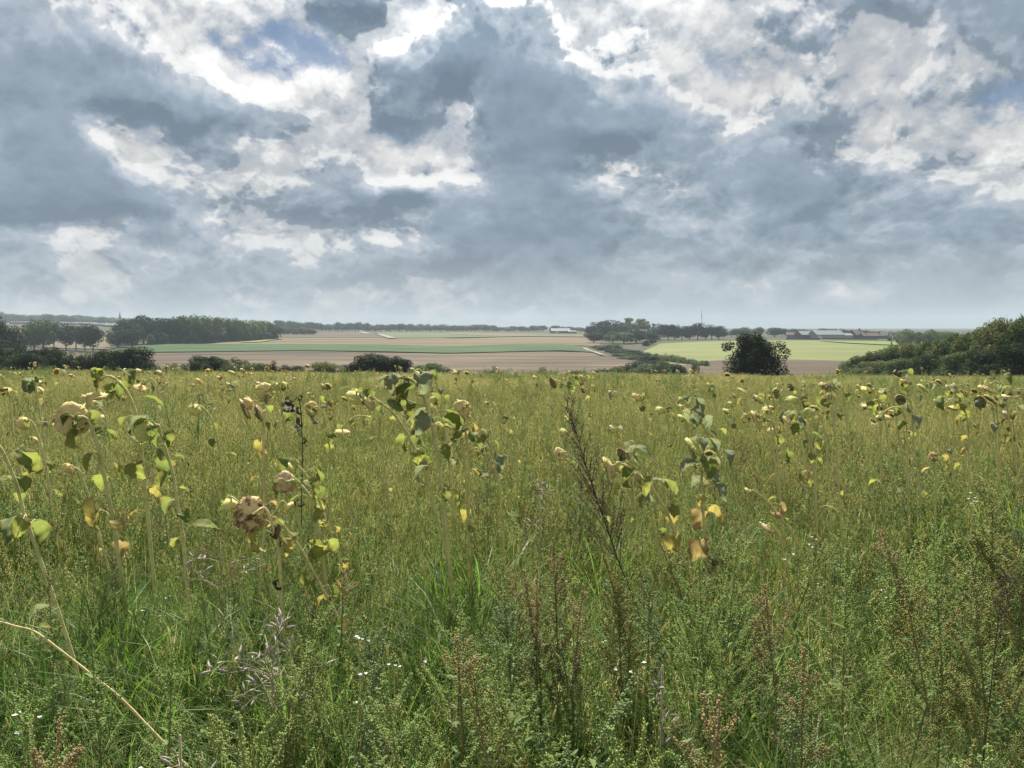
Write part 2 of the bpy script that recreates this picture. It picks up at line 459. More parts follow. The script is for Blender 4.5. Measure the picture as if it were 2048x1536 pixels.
field('stubble_field', [(-60, 712, 756), (300, 707, 756), (620, 703, 756), (900, 709, 756), (1100, 704, 756), (1185, 706, 756), (1260, 722, 756), (1330, 740, 757)], m_plough, 0.30, ny=40, nx=70)
field('beet_field', [(230, 696, 709), (330, 690, 706.5), (600, 690, 703), (760, 691, 705), (900, 694.5, 708.5), (1040, 690, 705), (1120, 690, 703), (1160, 694, 705), (1186, 703, 707)], m_beet, 0.7, nx=60)
field('tan_field', [(420, 688.5, 690), (480, 682, 690.3), (560, 674, 690.3), (760, 676, 691), (860, 676, 693.5), (920, 678, 694), (1040, 674, 690), (1120, 673, 690), (1200, 674, 694)], m_tan, 0.35)
field('grass_wedge_field', [(480, 686.3, 687.2), (520, 682.5, 686), (565, 677.6, 679.2)], m_lime, 0.9, nx=12, ny=8)
field('upper_stubble_field', [(560, 668, 676), (700, 664, 676), (765, 670, 676.5), (790, 676, 676.8)], m_drybrown, 0.6)
field('far_green_field', [(750, 665.5, 667), (790, 665.5, 677.5), (860, 666, 677), (940, 667.5, 676), (1020, 670, 675)], m_meadowfar, 0.8)
field('pasture_strip_field', [(900, 666.6, 670), (1000, 668.5, 674.6), (1080, 671.5, 674.5), (1190, 672.5, 675.5)], m_straw, 1.0, ny=10)
field('dark_margin_field', [(900, 665.2, 667), (1060, 668, 671), (1190, 671, 673)], m_meadowfar, 1.0, ny=8)
field('pale_crop_field', [(1285, 705, 712), (1320, 688, 728), (1400, 684, 736), (1450, 683, 736), (1560, 681.5, 735), (1640, 682, 735), (1720, 684, 734), (1800, 686, 734), (1870, 690, 734)], m_pale, 0.35, nx=50)
field('bare_earth_field', [(1330, 740, 758), (1400, 727, 758), (1450, 722, 758), (1570, 721.5, 758), (1680, 724, 758), (1790, 728, 758)], m_drybrown, 0.55)
field('lime_meadow_field', [(1640, 683.6, 684.2), (1700, 684.4, 688.5), (1760, 685.2, 691.5), (1820, 687, 694)], m_lime, 0.9, ny=8)
field('straw_slope_field', [(20, 664, 690), (60, 662, 694), (130, 660, 698), (220, 664, 700)], m_straw, 0.5)
# pale farm tracks
m_track = plain('chalk_track', (0.15, 0.14, 0.12), 0.95, 0.1, var=0.2, scale=0.3)
def track(name, pts, w, lift=1.2):
    """A farm track: a strip of constant width laid over the ground along points seen in the picture."""
    W = [ground_px(*p) for p in pts]; n = 20; X = np.zeros((n, 2)); Y = np.zeros((n, 2))
    cum = np.linspace(0, len(W) - 1, n)
    C = [W[int(min(len(W) - 2, c))].lerp(W[int(min(len(W) - 2, c)) + 1], c - int(min(len(W) - 2, c))) for c in cum]
    for i in range(n):
        t = C[min(n - 1, i + 1)] - C[max(0, i - 1)]; s = Vector((-t.y, t.x, 0)).normalized() * w / 2
        X[i] = (C[i].x - s.x, C[i].x + s.x); Y[i] = (C[i].y - s.y, C[i].y + s.y)
    tag(obj(name, grid_mesh(name, X, Y, ground(X, Y) + lift, m_track)), kind='structure')
track('farm_track', [(722, 665), (737, 669)], 9)
track('farm_track', [(758, 670), (771, 674), (785, 678.5)], 7)
track('dirt_path', [(1168, 698), (1176, 703), (1190, 707), (1205, 713)], 2.2, 0.9)
# ---------------------------------------------------------------- trees and shrubs
m_bark = plain('tree_bark', (0.075, 0.065, 0.05), 0.9, 0.1, var=0.3)
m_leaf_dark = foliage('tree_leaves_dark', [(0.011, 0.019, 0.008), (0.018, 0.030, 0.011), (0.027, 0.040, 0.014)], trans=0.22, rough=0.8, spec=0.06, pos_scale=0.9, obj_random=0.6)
m_leaf_mid = foliage('tree_leaves_mid', [(0.040, 0.065, 0.024), (0.062, 0.093, 0.032), (0.093, 0.121, 0.041)], trans=0.25, rough=0.8, spec=0.06, pos_scale=0.8, obj_random=0.65)
m_leaf_warm = foliage('tree_leaves_warm', [(0.055, 0.073, 0.024), (0.093, 0.110, 0.034), (0.128, 0.128, 0.049)], trans=0.25, rough=0.8, spec=0.06, pos_scale=0.7, obj_random=0.65)
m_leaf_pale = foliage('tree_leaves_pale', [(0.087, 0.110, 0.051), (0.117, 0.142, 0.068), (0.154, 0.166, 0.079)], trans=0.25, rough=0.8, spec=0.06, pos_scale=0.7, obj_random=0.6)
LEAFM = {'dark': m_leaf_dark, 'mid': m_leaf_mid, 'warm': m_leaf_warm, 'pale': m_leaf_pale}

def leaf_cloud(rng, lobes, n, size, flat=0.5):
    """Leaf-sized faces scattered through the outer volume of a set of lobes. lobes: (x,y,z,rx,ry,rz)."""
    lobes = np.asarray(lobes, float)
    w = (lobes[:, 3] * lobes[:, 4] * lobes[:, 5]) ** (2 / 3.); w /= w.sum()
    k = rng.choice(len(lobes), n, p=w)
    d = rng.normal(size=(n, 3)); d /= np.linalg.norm(d, axis=1)[:, None]
    r = rng.uniform(0.55, 1.0, n) ** 0.5 * rng.uniform(0.82, 1.12, n)
    c = lobes[k, :3] + d * lobes[k, 3:] * r[:, None]
    nrm = d + rng.normal(size=(n, 3)) * 0.65; nrm[:, 2] += 0.25; nrm /= np.linalg.norm(nrm, axis=1)[:, None]
    t = np.cross(nrm, rng.normal(size=(n, 3))); t /= np.linalg.norm(t, axis=1)[:, None] + 1e-9
    b = np.cross(nrm, t)
    s = size * rng.uniform(0.6, 1.35, n)[:, None]
    V_ = np.stack([c - t * s, c - b * s * flat, c + t * s, c + b * s * flat], 1).reshape(-1, 3)
    F_ = np.arange(4 * n).reshape(n, 4)
    return V_, F_

def crown_mesh(name, seed, kind, n, size):
    """Crown of unit height 1 (z 0..1), half-width about 0.5, in lobes of foliage."""
    rng = np.random.default_rng(seed); L_ = []
    if kind == 'round':                      # full round crown on a clear trunk
        for i in range(17):
            d = rng.normal(size=3); d /= np.linalg.norm(d); q = 0.24 + 0.10 * rng.random()
            L_.append((d[0] * 0.27, d[1] * 0.27, 0.57 + d[2] * 0.28, *(np.array([q, q, q * 0.8]) * rng.uniform(0.55, 0.9))))
        L_.append((0, 0, 0.6, .3, .3, .28))
    elif kind == 'oval':                     # taller, closed crown reaching low
        for i in range(28):
            z = rng.uniform(0.22, 0.88); w = 0.30 * math.sin(math.pi * (z * 0.85 + 0.13)) + 0.03; a = rng.uniform(0, 6.28)
            q = rng.uniform(0.11, 0.19); L_.append((w * math.cos(a), w * math.sin(a), z, q, q, q * 0.95))
        L_.append((0, 0, 0.52, .24, .24, .32))
    elif kind == 'open':                     # gappy, with sky between the boughs
        for i in range(17):
            z = rng.uniform(0.30, 0.92); w = rng.uniform(0.05, 0.36) * (1.15 - abs(z - 0.6)); a = rng.uniform(0, 6.28)
            q = rng.uniform(0.07, 0.14); L_.append((w * math.cos(a), w * math.sin(a), z, q, q, q * 0.8))
    elif kind == 'bush':                     # foliage to the ground, many small shoots at the top
        for i in range(34):
            z = rng.uniform(0.05, 0.80); w = rng.uniform(0.1, 0.42) * (1.0 - 0.62 * max(0, z - 0.25) / 0.6); a = rng.uniform(0, 6.28)
            q = rng.uniform(0.09, 0.17); L_.append((w * math.cos(a), w * math.sin(a), z, q, q, q))
        for i in range(10):
            a = rng.uniform(0, 6.28); w = rng.uniform(0, 0.34); z = 0.90 - w * 0.8 + rng.uniform(-.04, .05)
            L_.append((w * math.cos(a), w * math.sin(a), z, .06, .06, .08))
        L_ += [(0, 0, 0.36, .34, .34, .30), (0, 0, .5, .22, .22, .30), (0, 0, .15, .40, .40, .16)]
    elif kind == 'shoots':                   # upright leafy shoots, hedge scrub
        for i in range(40):
            a = rng.uniform(0, 6.28); w = 0.44 * math.sqrt(rng.random()); h = (1.0 - 0.75 * w) * rng.uniform(0.65, 1.0)
            for z in np.linspace(0.1, h, 5):
                q = rng.uniform(0.05, 0.10); L_.append((w * math.cos(a) + rng.normal() * .02, w * math.sin(a) + rng.normal() * .02, z, q, q, q * 1.25))
    elif kind == 'cone':
        for i in range(26):
            z = rng.uniform(0.10, 0.97); w = 0.22 * (1 - z) ** 0.8; a = rng.uniform(0, 6.28); q = 0.05 + 0.10 * (1 - z)
            L_.append((w * math.cos(a), w * math.sin(a), z, q, q, q * 0.7))
    V_, F_ = leaf_cloud(rng, L_, n, size)
    me = bpy.data.meshes.new(name); me.from_pydata(V_.tolist(), [], F_.tolist())
    me.materials.append(m_leaf_mid); me.update()
    return me

def trunk_mesh(name, seed, kind):
    rng = random.Random(seed); b = MB(); top = {'round': .6, 'oval': .6, 'open': .8, 'bush': .55, 'shoots': .5, 'cone': .8}[kind]
    if kind in ('bush', 'shoots'):
        for i in range(5):
            a = rng.uniform(0, 6.28); w = rng.uniform(.05, .22)
            b.tube([(math.cos(a) * .03, math.sin(a) * .03, -.05), (math.cos(a) * w * .5, math.sin(a) * w * .5, top * .4), (math.cos(a) * w, math.sin(a) * w, top)], [.02, .014, .006], 5)
    else:
        b.tube([(0, 0, -.06), (0, 0, .05), (.005, 0, .25), (.0, .008, top)], [.034, .026, .021, .009], 7)
        for i in range(9):
            a = rng.uniform(0, 6.28); z = rng.uniform(.22, top * .9); w = rng.uniform(.15, .32)
            b.tube([(0, 0, z), (math.cos(a) * w * .5, math.sin(a) * w * .5, z + .09), (math.cos(a) * w, math.sin(a) * w, z + .20)], [.011, .008, .003], 5)
    return b.mesh(name, [m_bark])

CROWN, TRUNK = {}, {}
for kd in ('round', 'oval', 'open', 'bush', 'shoots', 'cone'):
    TRUNK[kd] = [trunk_mesh('trunk_' + kd, 70 + i, kd) for i in range(2)]
    nvar = 1 if kd == 'cone' else 4
    CROWN[kd] = [crown_mesh('crown_' + kd, 11 * i + len(kd), kd, {'open': 2600, 'cone': 900}.get(kd, 3600), {'open': .030, 'cone': .03}.get(kd, .030)) for i in range(nvar)]
    if kd in ('bush', 'shoots'):             # finer leaves for the shrubs that stand close
        CROWN[kd + '_near'] = [crown_mesh('crown_near_' + kd, 23 * i + 5, kd, 24000, .0145) for i in range(4)]
        TRUNK[kd + '_near'] = TRUNK[kd]
trng = random.Random(5)
_ORD = ('first second third fourth fifth sixth seventh eighth ninth tenth eleventh twelfth thirteenth fourteenth fifteenth sixteenth seventeenth eighteenth nineteenth twentieth').split()
def nth(i):
    if i < 20: return _ORD[i]
    t_, o_ = divmod(i + 1, 10); w_ = ('', '', 'twenty', 'thirty', 'forty', 'fifty', 'sixty', 'seventy', 'eighty', 'ninety')[t_]
    return w_ + '-' + _ORD[o_ - 1] if o_ else w_[:-1] + 'ieth'
def tree(name, kind, x, y, h, w, mat, label, cat='tree', group=None, sink=0.0, z=None):
    """A tree of height h and crown width w standing on the ground at x, y."""
    e = empty(name, (x, y, (gz(x, y) if z is None else z) - sink), trng.uniform(0, 6.28), (w, w, h))
    tag(e, label, cat, group)
    t = obj('trunk', trng.choice(TRUNK[kind]), e)
    c = obj('crown', trng.choice(CROWN[kind]), e)
    c.material_slots[0].link = 'OBJECT'; c.material_slots[0].material = LEAFM[mat]
    return e
def tree_px(name, kind, px, top, depth, wpx, mat, label, cat='tree', group=None):
    """Stands on the ground at forward depth; the crown's top reaches pixel row top, its width is wpx pixels."""
    p = at(px, top, depth); g = gz(p.x, p.y)
    return tree(name, kind, p.x, p.y, max(1.0, p.z - g), wpx / FPX * depth, mat, label, cat, group)

# -- the wood on the left, its near edge tree by tree
G = 'trees of the wood on the left'
wood = [(235, 655, 470, 46, 'dark', 'rounded dark tree at the near corner of the wood'), (262, 652, 465, 44, 'dark', 'round-topped tree standing just before the wood corner'),
        (255, 640, 520, 50, 'dark', 'dark tree behind the rounded corner trees of the wood'), (285, 628, 540, 62, 'dark', 'tall dark broad tree at the left end of the wood'),
        (322, 627, 545, 60, 'dark', 'tallest dome-crowned tree of the wood'), (352, 634, 540, 46, 'dark', 'dark tree right of the dome-crowned tree in the wood'),
        (378, 630, 550, 48, 'mid', 'mid green tree with rounded head in the wood'), (402, 632, 560, 46, 'mid', 'full green tree in the middle of the wood'),
        (425, 633, 575, 42, 'warm', 'olive-tinged tree in the middle of the wood'), (446, 636, 590, 40, 'mid', 'green tree with ragged top halfway along the wood'),
        (466, 637, 600, 38, 'warm', 'brownish-topped tree halfway along the wood'), (484, 640, 615, 34, 'mid', 'narrow green tree in the right half of the wood'),
        (500, 639, 630, 34, 'warm', 'olive narrow tree in the right half of the wood'), (515, 641, 645, 32, 'mid', 'green tree third from the right end of the wood'),
        (530, 641, 660, 32, 'warm', 'brownish tree second from the right end of the wood'), (546, 645, 665, 30, 'dark', 'dark tree at the right end of the wood')]
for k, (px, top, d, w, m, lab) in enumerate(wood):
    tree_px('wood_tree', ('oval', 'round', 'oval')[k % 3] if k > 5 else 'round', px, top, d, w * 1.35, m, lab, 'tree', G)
for k in range(26):
    px = 300 + k * 9.8 + trng.uniform(-3, 3); d = 505 + (px - 300) * 0.58
    tree_px('edge_shrub', 'bush', px, 664 - (px - 300) * 0.018 + trng.uniform(-5, 4), d, trng.uniform(24, 34), 'dark' if k % 3 else 'mid', nth(k) + ' shrub from the left along the foot of the wood', 'shrub', 'shrubs along the wood edge')
for k in range(24):
    px = 250 + k * 12.6 + trng.uniform(-4, 4); d = 610 + (px - 250) * 0.4
    tree_px('inner_tree', 'oval', px, 640 + abs(px - 330) * 0.03 + trng.uniform(-4, 4), d, trng.uniform(32, 44), ('mid', 'warm', 'dark')[k % 3], nth(k) + ' tree from the left inside the wood, seen over its edge trees', 'tree', 'inner trees of the wood')
# -- row of trees on the left with clear trunks
G = 'pale-trunked trees on the left slope'
for px, top, d, w, m, kd, lab in [(-12, 632, 250, 70, 'dark', 'round', 'large dark tree cut by the left edge of the picture'), (28, 648, 300, 44, 'dark', 'round', 'dark round tree beside the big one at the left edge'),
        (66, 640, 430, 40, 'dark', 'round', 'small round tree left of the tallest tree on the left slope'), (84, 629, 420, 56, 'mid', 'round', 'tallest broad tree of the row on the left slope'),
        (106, 644, 430, 36, 'mid', 'open', 'loose-crowned tree right of the tallest on the left slope'), (130, 648, 440, 36, 'dark', 'round', 'round tree in the middle of the left slope row'),
        (150, 646, 440, 38, 'mid', 'open', 'open tree with several trunks showing on the left slope'), (168, 649, 430, 32, 'dark', 'round', 'dark small-crowned tree second from right on the left slope'),
        (184, 648, 420, 38, 'dark', 'round', 'dark compact tree at the right end of the left slope row')]:
    tree_px('slope_tree', kd, px, top, d, w * 1.25, m, lab, 'tree', G)
# -- far woods on the horizon at the left
far_lab = 'one of the hazy trees lining the far left skyline'
for k in range(46):
    px = -20 + k * 6.6 + trng.uniform(-2, 2)
    top = np.interp(px, [0, 15, 60, 100, 150, 200, 260, 300], [624, 629, 631, 629, 631, 634, 637, 640]) + trng.uniform(-2, 2)
    tree_px('skyline_tree', 'oval', px, top, 1500 + trng.uniform(-120, 120), trng.uniform(24, 36), 'mid', nth(k) + ' hazy tree from the left on the far left skyline', 'tree', 'hazy trees on the far left skyline')
# -- far avenue along the horizon in the middle
for k in range(78):
    px = 555 + k * 8.1 + trng.uniform(-2.5, 2.5)
    if 1092 < px < 1100: continue
    top = np.interp(px, [555, 600, 640, 700, 760, 850, 930, 965, 1000, 1050, 1090, 1110, 1130, 1180], [642, 646, 649, 647, 650, 651, 652, 650, 655, 655, 653, 651, 655, 657]) + trng.uniform(-2, 2.5)
    dd = 1250 + trng.uniform(-40, 60)
    kd = trng.choice(['oval', 'round', 'oval']) if px < 1000 else trng.choice(['round', 'open', 'round'])
    tree_px('avenue_tree', kd, px, top - 2, dd, trng.uniform(22, 32), ('dark', 'mid')[k % 2], nth(k) + ' tree from the left in the far hazy avenue under the sky', 'tree', 'far avenue trees')
for k in range(12):
    px = 568 + k * 5.2; tree_px('thicket_tree', 'oval', px, 656 + trng.uniform(-3, 3), 900, trng.uniform(18, 26), 'mid', nth(k) + ' tree from the left in the woodland spur beyond the wood', 'tree', 'woodland spur trees')
tree_px('thicket_tree', 'cone', 558, 640, 1150, 8, 'dark', 'small pointed conifer rising over the far woodland spur')
# -- the clump round the sunken lane
G = 'trees and bushes along the sunken lane'
for px, top, d, w, m, kd, lab in [(1188, 667, 560, 22, 'dark', 'round', 'small dark tree standing alone at the head of the dirt path'),
        (1198, 650, 720, 34, 'dark', 'oval', 'broad dark tree at the left of the lane clump'), (1222, 646, 740, 40, 'dark', 'oval', 'tallest closed dark tree of the lane clump'),
        (1250, 648, 760, 26, 'pale', 'open', 'see-through poplar beside the closed dark trees'), (1272, 641, 770, 34, 'pale', 'open', 'tallest see-through poplar over the lane'),
        (1290, 646, 780, 22, 'pale', 'open', 'slim see-through poplar right of the tallest one'),
        (1226, 669, 560, 22, 'mid', 'oval', 'rounded bush-like tree under the dark lane trees'), (1248, 671, 540, 26, 'mid', 'oval', 'mid green tree in the middle of the lane clump'),
        (1273, 663, 560, 34, 'dark', 'round', 'round tree with visible trunk at the lane clump'), (1294, 664, 600, 24, 'dark', 'round', 'dark tree at the right of the lane clump'),
        (1303, 683, 520, 12, 'dark', 'oval', 'small ball-shaped bush at the end of the lane clump'), (1311, 675, 600, 12, 'mid', 'oval', 'little upright tree by the straw bank'),
        (1292, 686, 500, 12, 'dark', 'bush', 'little dark bush before the ball-shaped one')]:
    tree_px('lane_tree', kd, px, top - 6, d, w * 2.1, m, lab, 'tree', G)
lane = [(1198, 692, 470, 26), (1210, 696, 440, 26), (1222, 688, 440, 30), (1236, 698, 410, 28), (1252, 700, 390, 34), (1268, 701, 370, 34), (1284, 706, 350, 36), (1262, 712, 330, 30), (1240, 708, 360, 26), (1298, 712, 300, 34),
        (1314, 722, 270, 26), (1326, 722, 250, 22), (1278, 722, 250, 32), (1300, 727, 220, 34), (1255, 730, 210, 30), (1230, 735, 200, 24), (1340, 727, 215, 34), (1356, 729, 210, 26), (1205, 736, 190, 22), (1280, 734, 190, 30), (1318, 733, 190, 26)]
for k, (px, top, d, w) in enumerate(sorted(lane)):
    tree_px('lane_bush', ('bush', 'shoots')[k % 2], px, top - 2, d, w * 2.1, ('mid', 'dark', 'dark')[k % 3], nth(k) + ' bush from the left in the thicket filling the sunken lane', 'bush', 'bushes of the sunken lane')
for k in range(16):
    px = 1312 + k * 6.7; top = np.interp(px, [1310, 1325, 1350, 1400, 1420], [707, 705, 710, 718, 721]) + trng.uniform(-1.5, 1.5)
    tree_px('bank_shrub', trng.choice(['shoots', 'bush']), px, top + trng.uniform(-3, 5), np.interp(px, [1310, 1420], [318, 258]), trng.uniform(16, 30), 'pale', nth(k) + ' shrub from the left on the scrubby bank across the pale field', 'shrub', 'shrubs on the scrubby bank')
tree_px('bank_shrub', 'shoots', 1391, 718, 210, 18, 'mid', 'lone upright shrub at the lower end of the scrubby bank', 'shrub')
# -- the row of lindens
for k, (px, top, w, lab) in enumerate([(1318, 649, 27, 'first linden from the left in the trimmed row'), (1337, 650, 22, 'second linden from the left in the trimmed row'), (1350, 651, 20, 'third linden from the left in the trimmed row'),
        (1364, 653, 20, 'fourth linden from the left in the trimmed row'), (1380, 653, 20, 'fifth linden from the left in the trimmed row'), (1396, 647, 23, 'sixth linden from the left, the tallest of the row'),
        (1412, 655, 18, 'seventh linden from the left, the shortest of the row'), (1424, 650, 22, 'eighth linden from the left in the trimmed row'), (1438, 653, 20, 'last linden at the right end of the row')]):
    tree_px('linden_tree', 'oval', px, top - 1.5, 640, w * 1.95, 'dark', lab, 'tree', 'row of lindens')
# -- trees by the farm
for px, top, d, w, m, kd, lab in [(1463, 664, 760, 18, 'pale', 'open', 'thin pale tree right of the linden row'), (1474, 656, 740, 26, 'dark', 'round', 'dark tree left of the lone bush on the skyline'), (1491, 654, 750, 24, 'mid', 'round', 'grey-green tree directly behind the lone bush'),
        (1517, 654, 760, 18, 'dark', 'round', 'small dark tree peeping over the lone bush'), (1550, 652, 740, 32, 'dark', 'round', 'big round dark tree right of the lone bush'), (1565, 657, 800, 16, 'mid', 'open', 'thin tree touching the big round dark one'),
        (1796, 662, 420, 24, 'pale', 'open', 'left tree of the pale group beside the right hedge'), (1812, 656, 400, 32, 'pale', 'round', 'large pale tree beside the right hedge'), (1838, 661, 420, 30, 'mid', 'open', 'loose tree right of the large pale tree'),
        (1864, 657, 420, 30, 'mid', 'round', 'rounded tree behind the right hedge'), (1890, 657, 430, 32, 'mid', 'round', 'rightmost rounded tree behind the right hedge'), (1770, 668, 700, 22, 'mid', 'round', 'flat dome tree far behind the red house')]:
    tree_px('farm_tree', kd, px, top, d, w * 1.5, m, lab, 'tree', 'trees near the farm')
for k in range(34):
    px = 1572 + k * 7.4; tree_px('backdrop_tree', trng.choice(['round', 'oval']), px, np.interp(px, [1570, 1600, 1640, 1700, 1750, 1820], [659, 657.5, 658.5, 659, 662, 664]) + trng.uniform(-2, 2.5), 800, trng.uniform(22, 32), ('mid', 'warm')[k % 2], nth(k) + ' tree from the left in the green belt behind the farm roofs', 'tree', 'trees behind the farm roofs')
# -- dark hedge below the meadow on the left, and single bushes along the valley edge
G = 'hedge bushes below the meadow'
for px, top, d, w, m, kd, lab in [(-20, 690, 118, 80, 'dark', 'bush_near', 'dark hedge bush cut by the left edge of the picture'), (32, 688, 125, 60, 'dark', 'bush_near', 'dark hedge bush second from the left edge'), (78, 688, 120, 70, 'dark', 'bush_near', 'wide dark hedge bush below the slope trees'),
        (118, 694, 118, 50, 'dark', 'shoots_near', 'loose dark hedge bush right of the wide one'), (150, 702, 120, 46, 'mid', 'bush_near', 'lower greener hedge bush in the gap'), (185, 702, 122, 50, 'dark', 'shoots_near', 'ragged hedge bush left of the tall hedge bush'),
        (222, 692, 120, 56, 'dark', 'bush_near', 'tall hedge bush with pointed shoots'), (262, 687, 116, 76, 'dark', 'bush_near', 'tallest rounded dark hedge bush at the end of the left hedge'), (52, 700, 105, 60, 'dark', 'bush_near', 'low hedge bush in front of the left hedge'),
        (340, 722, 112, 30, 'mid', 'shoots_near', 'small wispy bush just past the left hedge'), (372, 728, 110, 22, 'mid', 'shoots_near', 'lowest tuft-like bush before the stubble'), (412, 705, 112, 58, 'dark', 'bush_near', 'compact dark bush standing before the beet field'),
        (440, 716, 114, 40, 'dark', 'bush_near', 'lower right half of the compact dark bush pair'), (480, 713, 112, 44, 'mid', 'shoots_near', 'feathery brownish-green bush right of the bush pair'), (530, 722, 112, 40, 'mid', 'bush_near', 'low bush with a flat top in the middle of the bush row'),
        (556, 722, 112, 26, 'dark', 'shoots_near', 'small upright bush beside the flat-topped one'), (592, 728, 112, 38, 'dark', 'bush_near', 'small dark bush left of the gap in the row'), (650, 718, 114, 44, 'warm', 'bush_near', 'brownish rounded bush left of the big double bush'),
        (692, 726, 116, 56, 'dark', 'shoots_near', 'low bush linking the brownish and the double bush'), (748, 700, 114, 66, 'dark', 'bush_near', 'taller half of the big double bush'), (796, 706, 115, 44, 'dark', 'bush_near', 'right half of the big double bush'),
        (722, 716, 112, 44, 'dark', 'bush_near', 'left shoulder of the big double bush'), (858, 721, 112, 56, 'mid', 'bush_near', 'low broad bush right of the big double bush'), (985, 732, 105, 34, 'warm', 'shoots_near', 'small olive tuft of scrub in the middle of the crest'),
        (1085, 735, 92, 44, 'mid', 'shoots_near', 'dark weedy scrub on the crest below the lane'), (1150, 737, 100, 52, 'warm', 'bush_near', 'low olive scrub on the crest right of the weedy patch'), (1230, 737, 104, 60, 'mid', 'shoots_near', 'thin line of scrub under the lane thicket'), (1290, 737, 104, 60, 'dark', 'shoots_near', 'dark scrub under the lower end of the lane')]:
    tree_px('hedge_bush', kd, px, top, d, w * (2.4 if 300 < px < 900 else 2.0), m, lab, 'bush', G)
for px, top, d, w, lab in [(-14, 664, 240, 60, 'large dark hedge tree behind the hedge at the left edge'), (20, 672, 245, 50, 'dark hedge tree behind the second hedge bush')]:
    tree_px('hedge_tree', 'oval', px, top, d, w * 1.2, 'dark', lab)
# -- the lone bush
tree_px('lone_bush', 'bush_near', 1510, 654, 96, 180, 'dark', 'large dark lone bush standing before the pale green field', 'bush')
# -- the hedge climbing on the right
G = 'bushes of the hedge on the right'
hedge = [(1696, 722, 128, 40, 'pale', 'bush_near', 'grey-green wispy bush at the low end of the right hedge'), (1722, 708, 124, 50, 'mid', 'bush_near', 'bush with spiky shoots near the low end of the right hedge'), (1750, 700, 122, 52, 'warm', 'bush_near', 'olive bush third from the low end of the right hedge'),
         (1778, 694, 120, 54, 'mid', 'bush_near', 'silvery-leaved bush in the lower right hedge'), (1806, 688, 118, 56, 'mid', 'bush_near', 'shooting green bush below the pale trees'), (1836, 683, 116, 58, 'warm', 'bush_near', 'olive-brown bush before the pale trees'),
         (1866, 676, 112, 60, 'mid', 'bush_near', 'green bush in the middle of the right hedge'), (1896, 670, 108, 62, 'warm', 'bush_near', 'brownish bush with bare twigs in the right hedge'), (1926, 662, 105, 66, 'mid', 'bush_near', 'green bush where the right hedge steps up'),
         (1958, 652, 102, 72, 'warm', 'bush_near', 'tall yellowish-green bush in the right hedge'), (1992, 645, 98, 78, 'mid', 'bush_near', 'tall bush second from the right edge'), (2026, 634, 95, 84, 'warm', 'bush_near', 'tallest bush near the right edge of the picture'), (2070, 628, 92, 90, 'mid', 'bush_near', 'bush cut by the right edge of the picture'),
         (1740, 722, 108, 60, 'pale', 'bush_near', 'low grey bush before the foot of the right hedge'), (1800, 718, 104, 70, 'mid', 'bush_near', 'broad low bush in front of the silvery one'), (1860, 712, 100, 70, 'dark', 'bush_near', 'dark low bush at the foot of the right hedge'),
         (1920, 706, 96, 76, 'mid', 'bush_near', 'low leafy bush under the step of the right hedge'), (1978, 700, 90, 80, 'dark', 'bush_near', 'dark bush under the tall yellowish one'), (2035, 690, 86, 84, 'dark', 'bush_near', 'dark low bush at the right edge of the picture')]
for px, top, d, w, m, kd, lab in hedge:
    tree_px('hedge_bush', kd, px, top - (px - 1690) * .022 - 4, d, w * 1.9, m, lab, 'bush', G)
# ---------------------------------------------------------------- buildings, church, mast
m_white = plain('white_render', (0.115, 0.112, 0.105), 0.85, 0.2)
m_steel = plain('grey_steel_cladding', (0.20, 0.22, 0.23), 0.6, 0.3)
m_dkwall = plain('dark_boarding', (0.07, 0.075, 0.08), 0.8, 0.2)
m_roofg = plain('light_grey_roof', (0.125, 0.14, 0.155), 0.7, 0.12)
m_roofd = plain('slate_roof', (0.10, 0.105, 0.115), 0.7, 0.3)
m_brick = plain('red_brick', (0.085, 0.050, 0.042), 0.9, 0.2, var=0.2)
m_roofr = plain('brown_tile_roof', (0.085, 0.055, 0.045), 0.85, 0.2)
m_glass = plain('dark_window_glass', (0.03, 0.035, 0.04), 0.15, 0.6)
m_stone = plain('church_stone', (0.16, 0.15, 0.14), 0.9, 0.2)
m_green = plain('glasshouse_white', (0.055, 0.056, 0.055), 0.8, 0.2, var=0.7, scale=0.25)
m_door = plain('pale_door', (0.42, 0.44, 0.44), 0.7, 0.3)

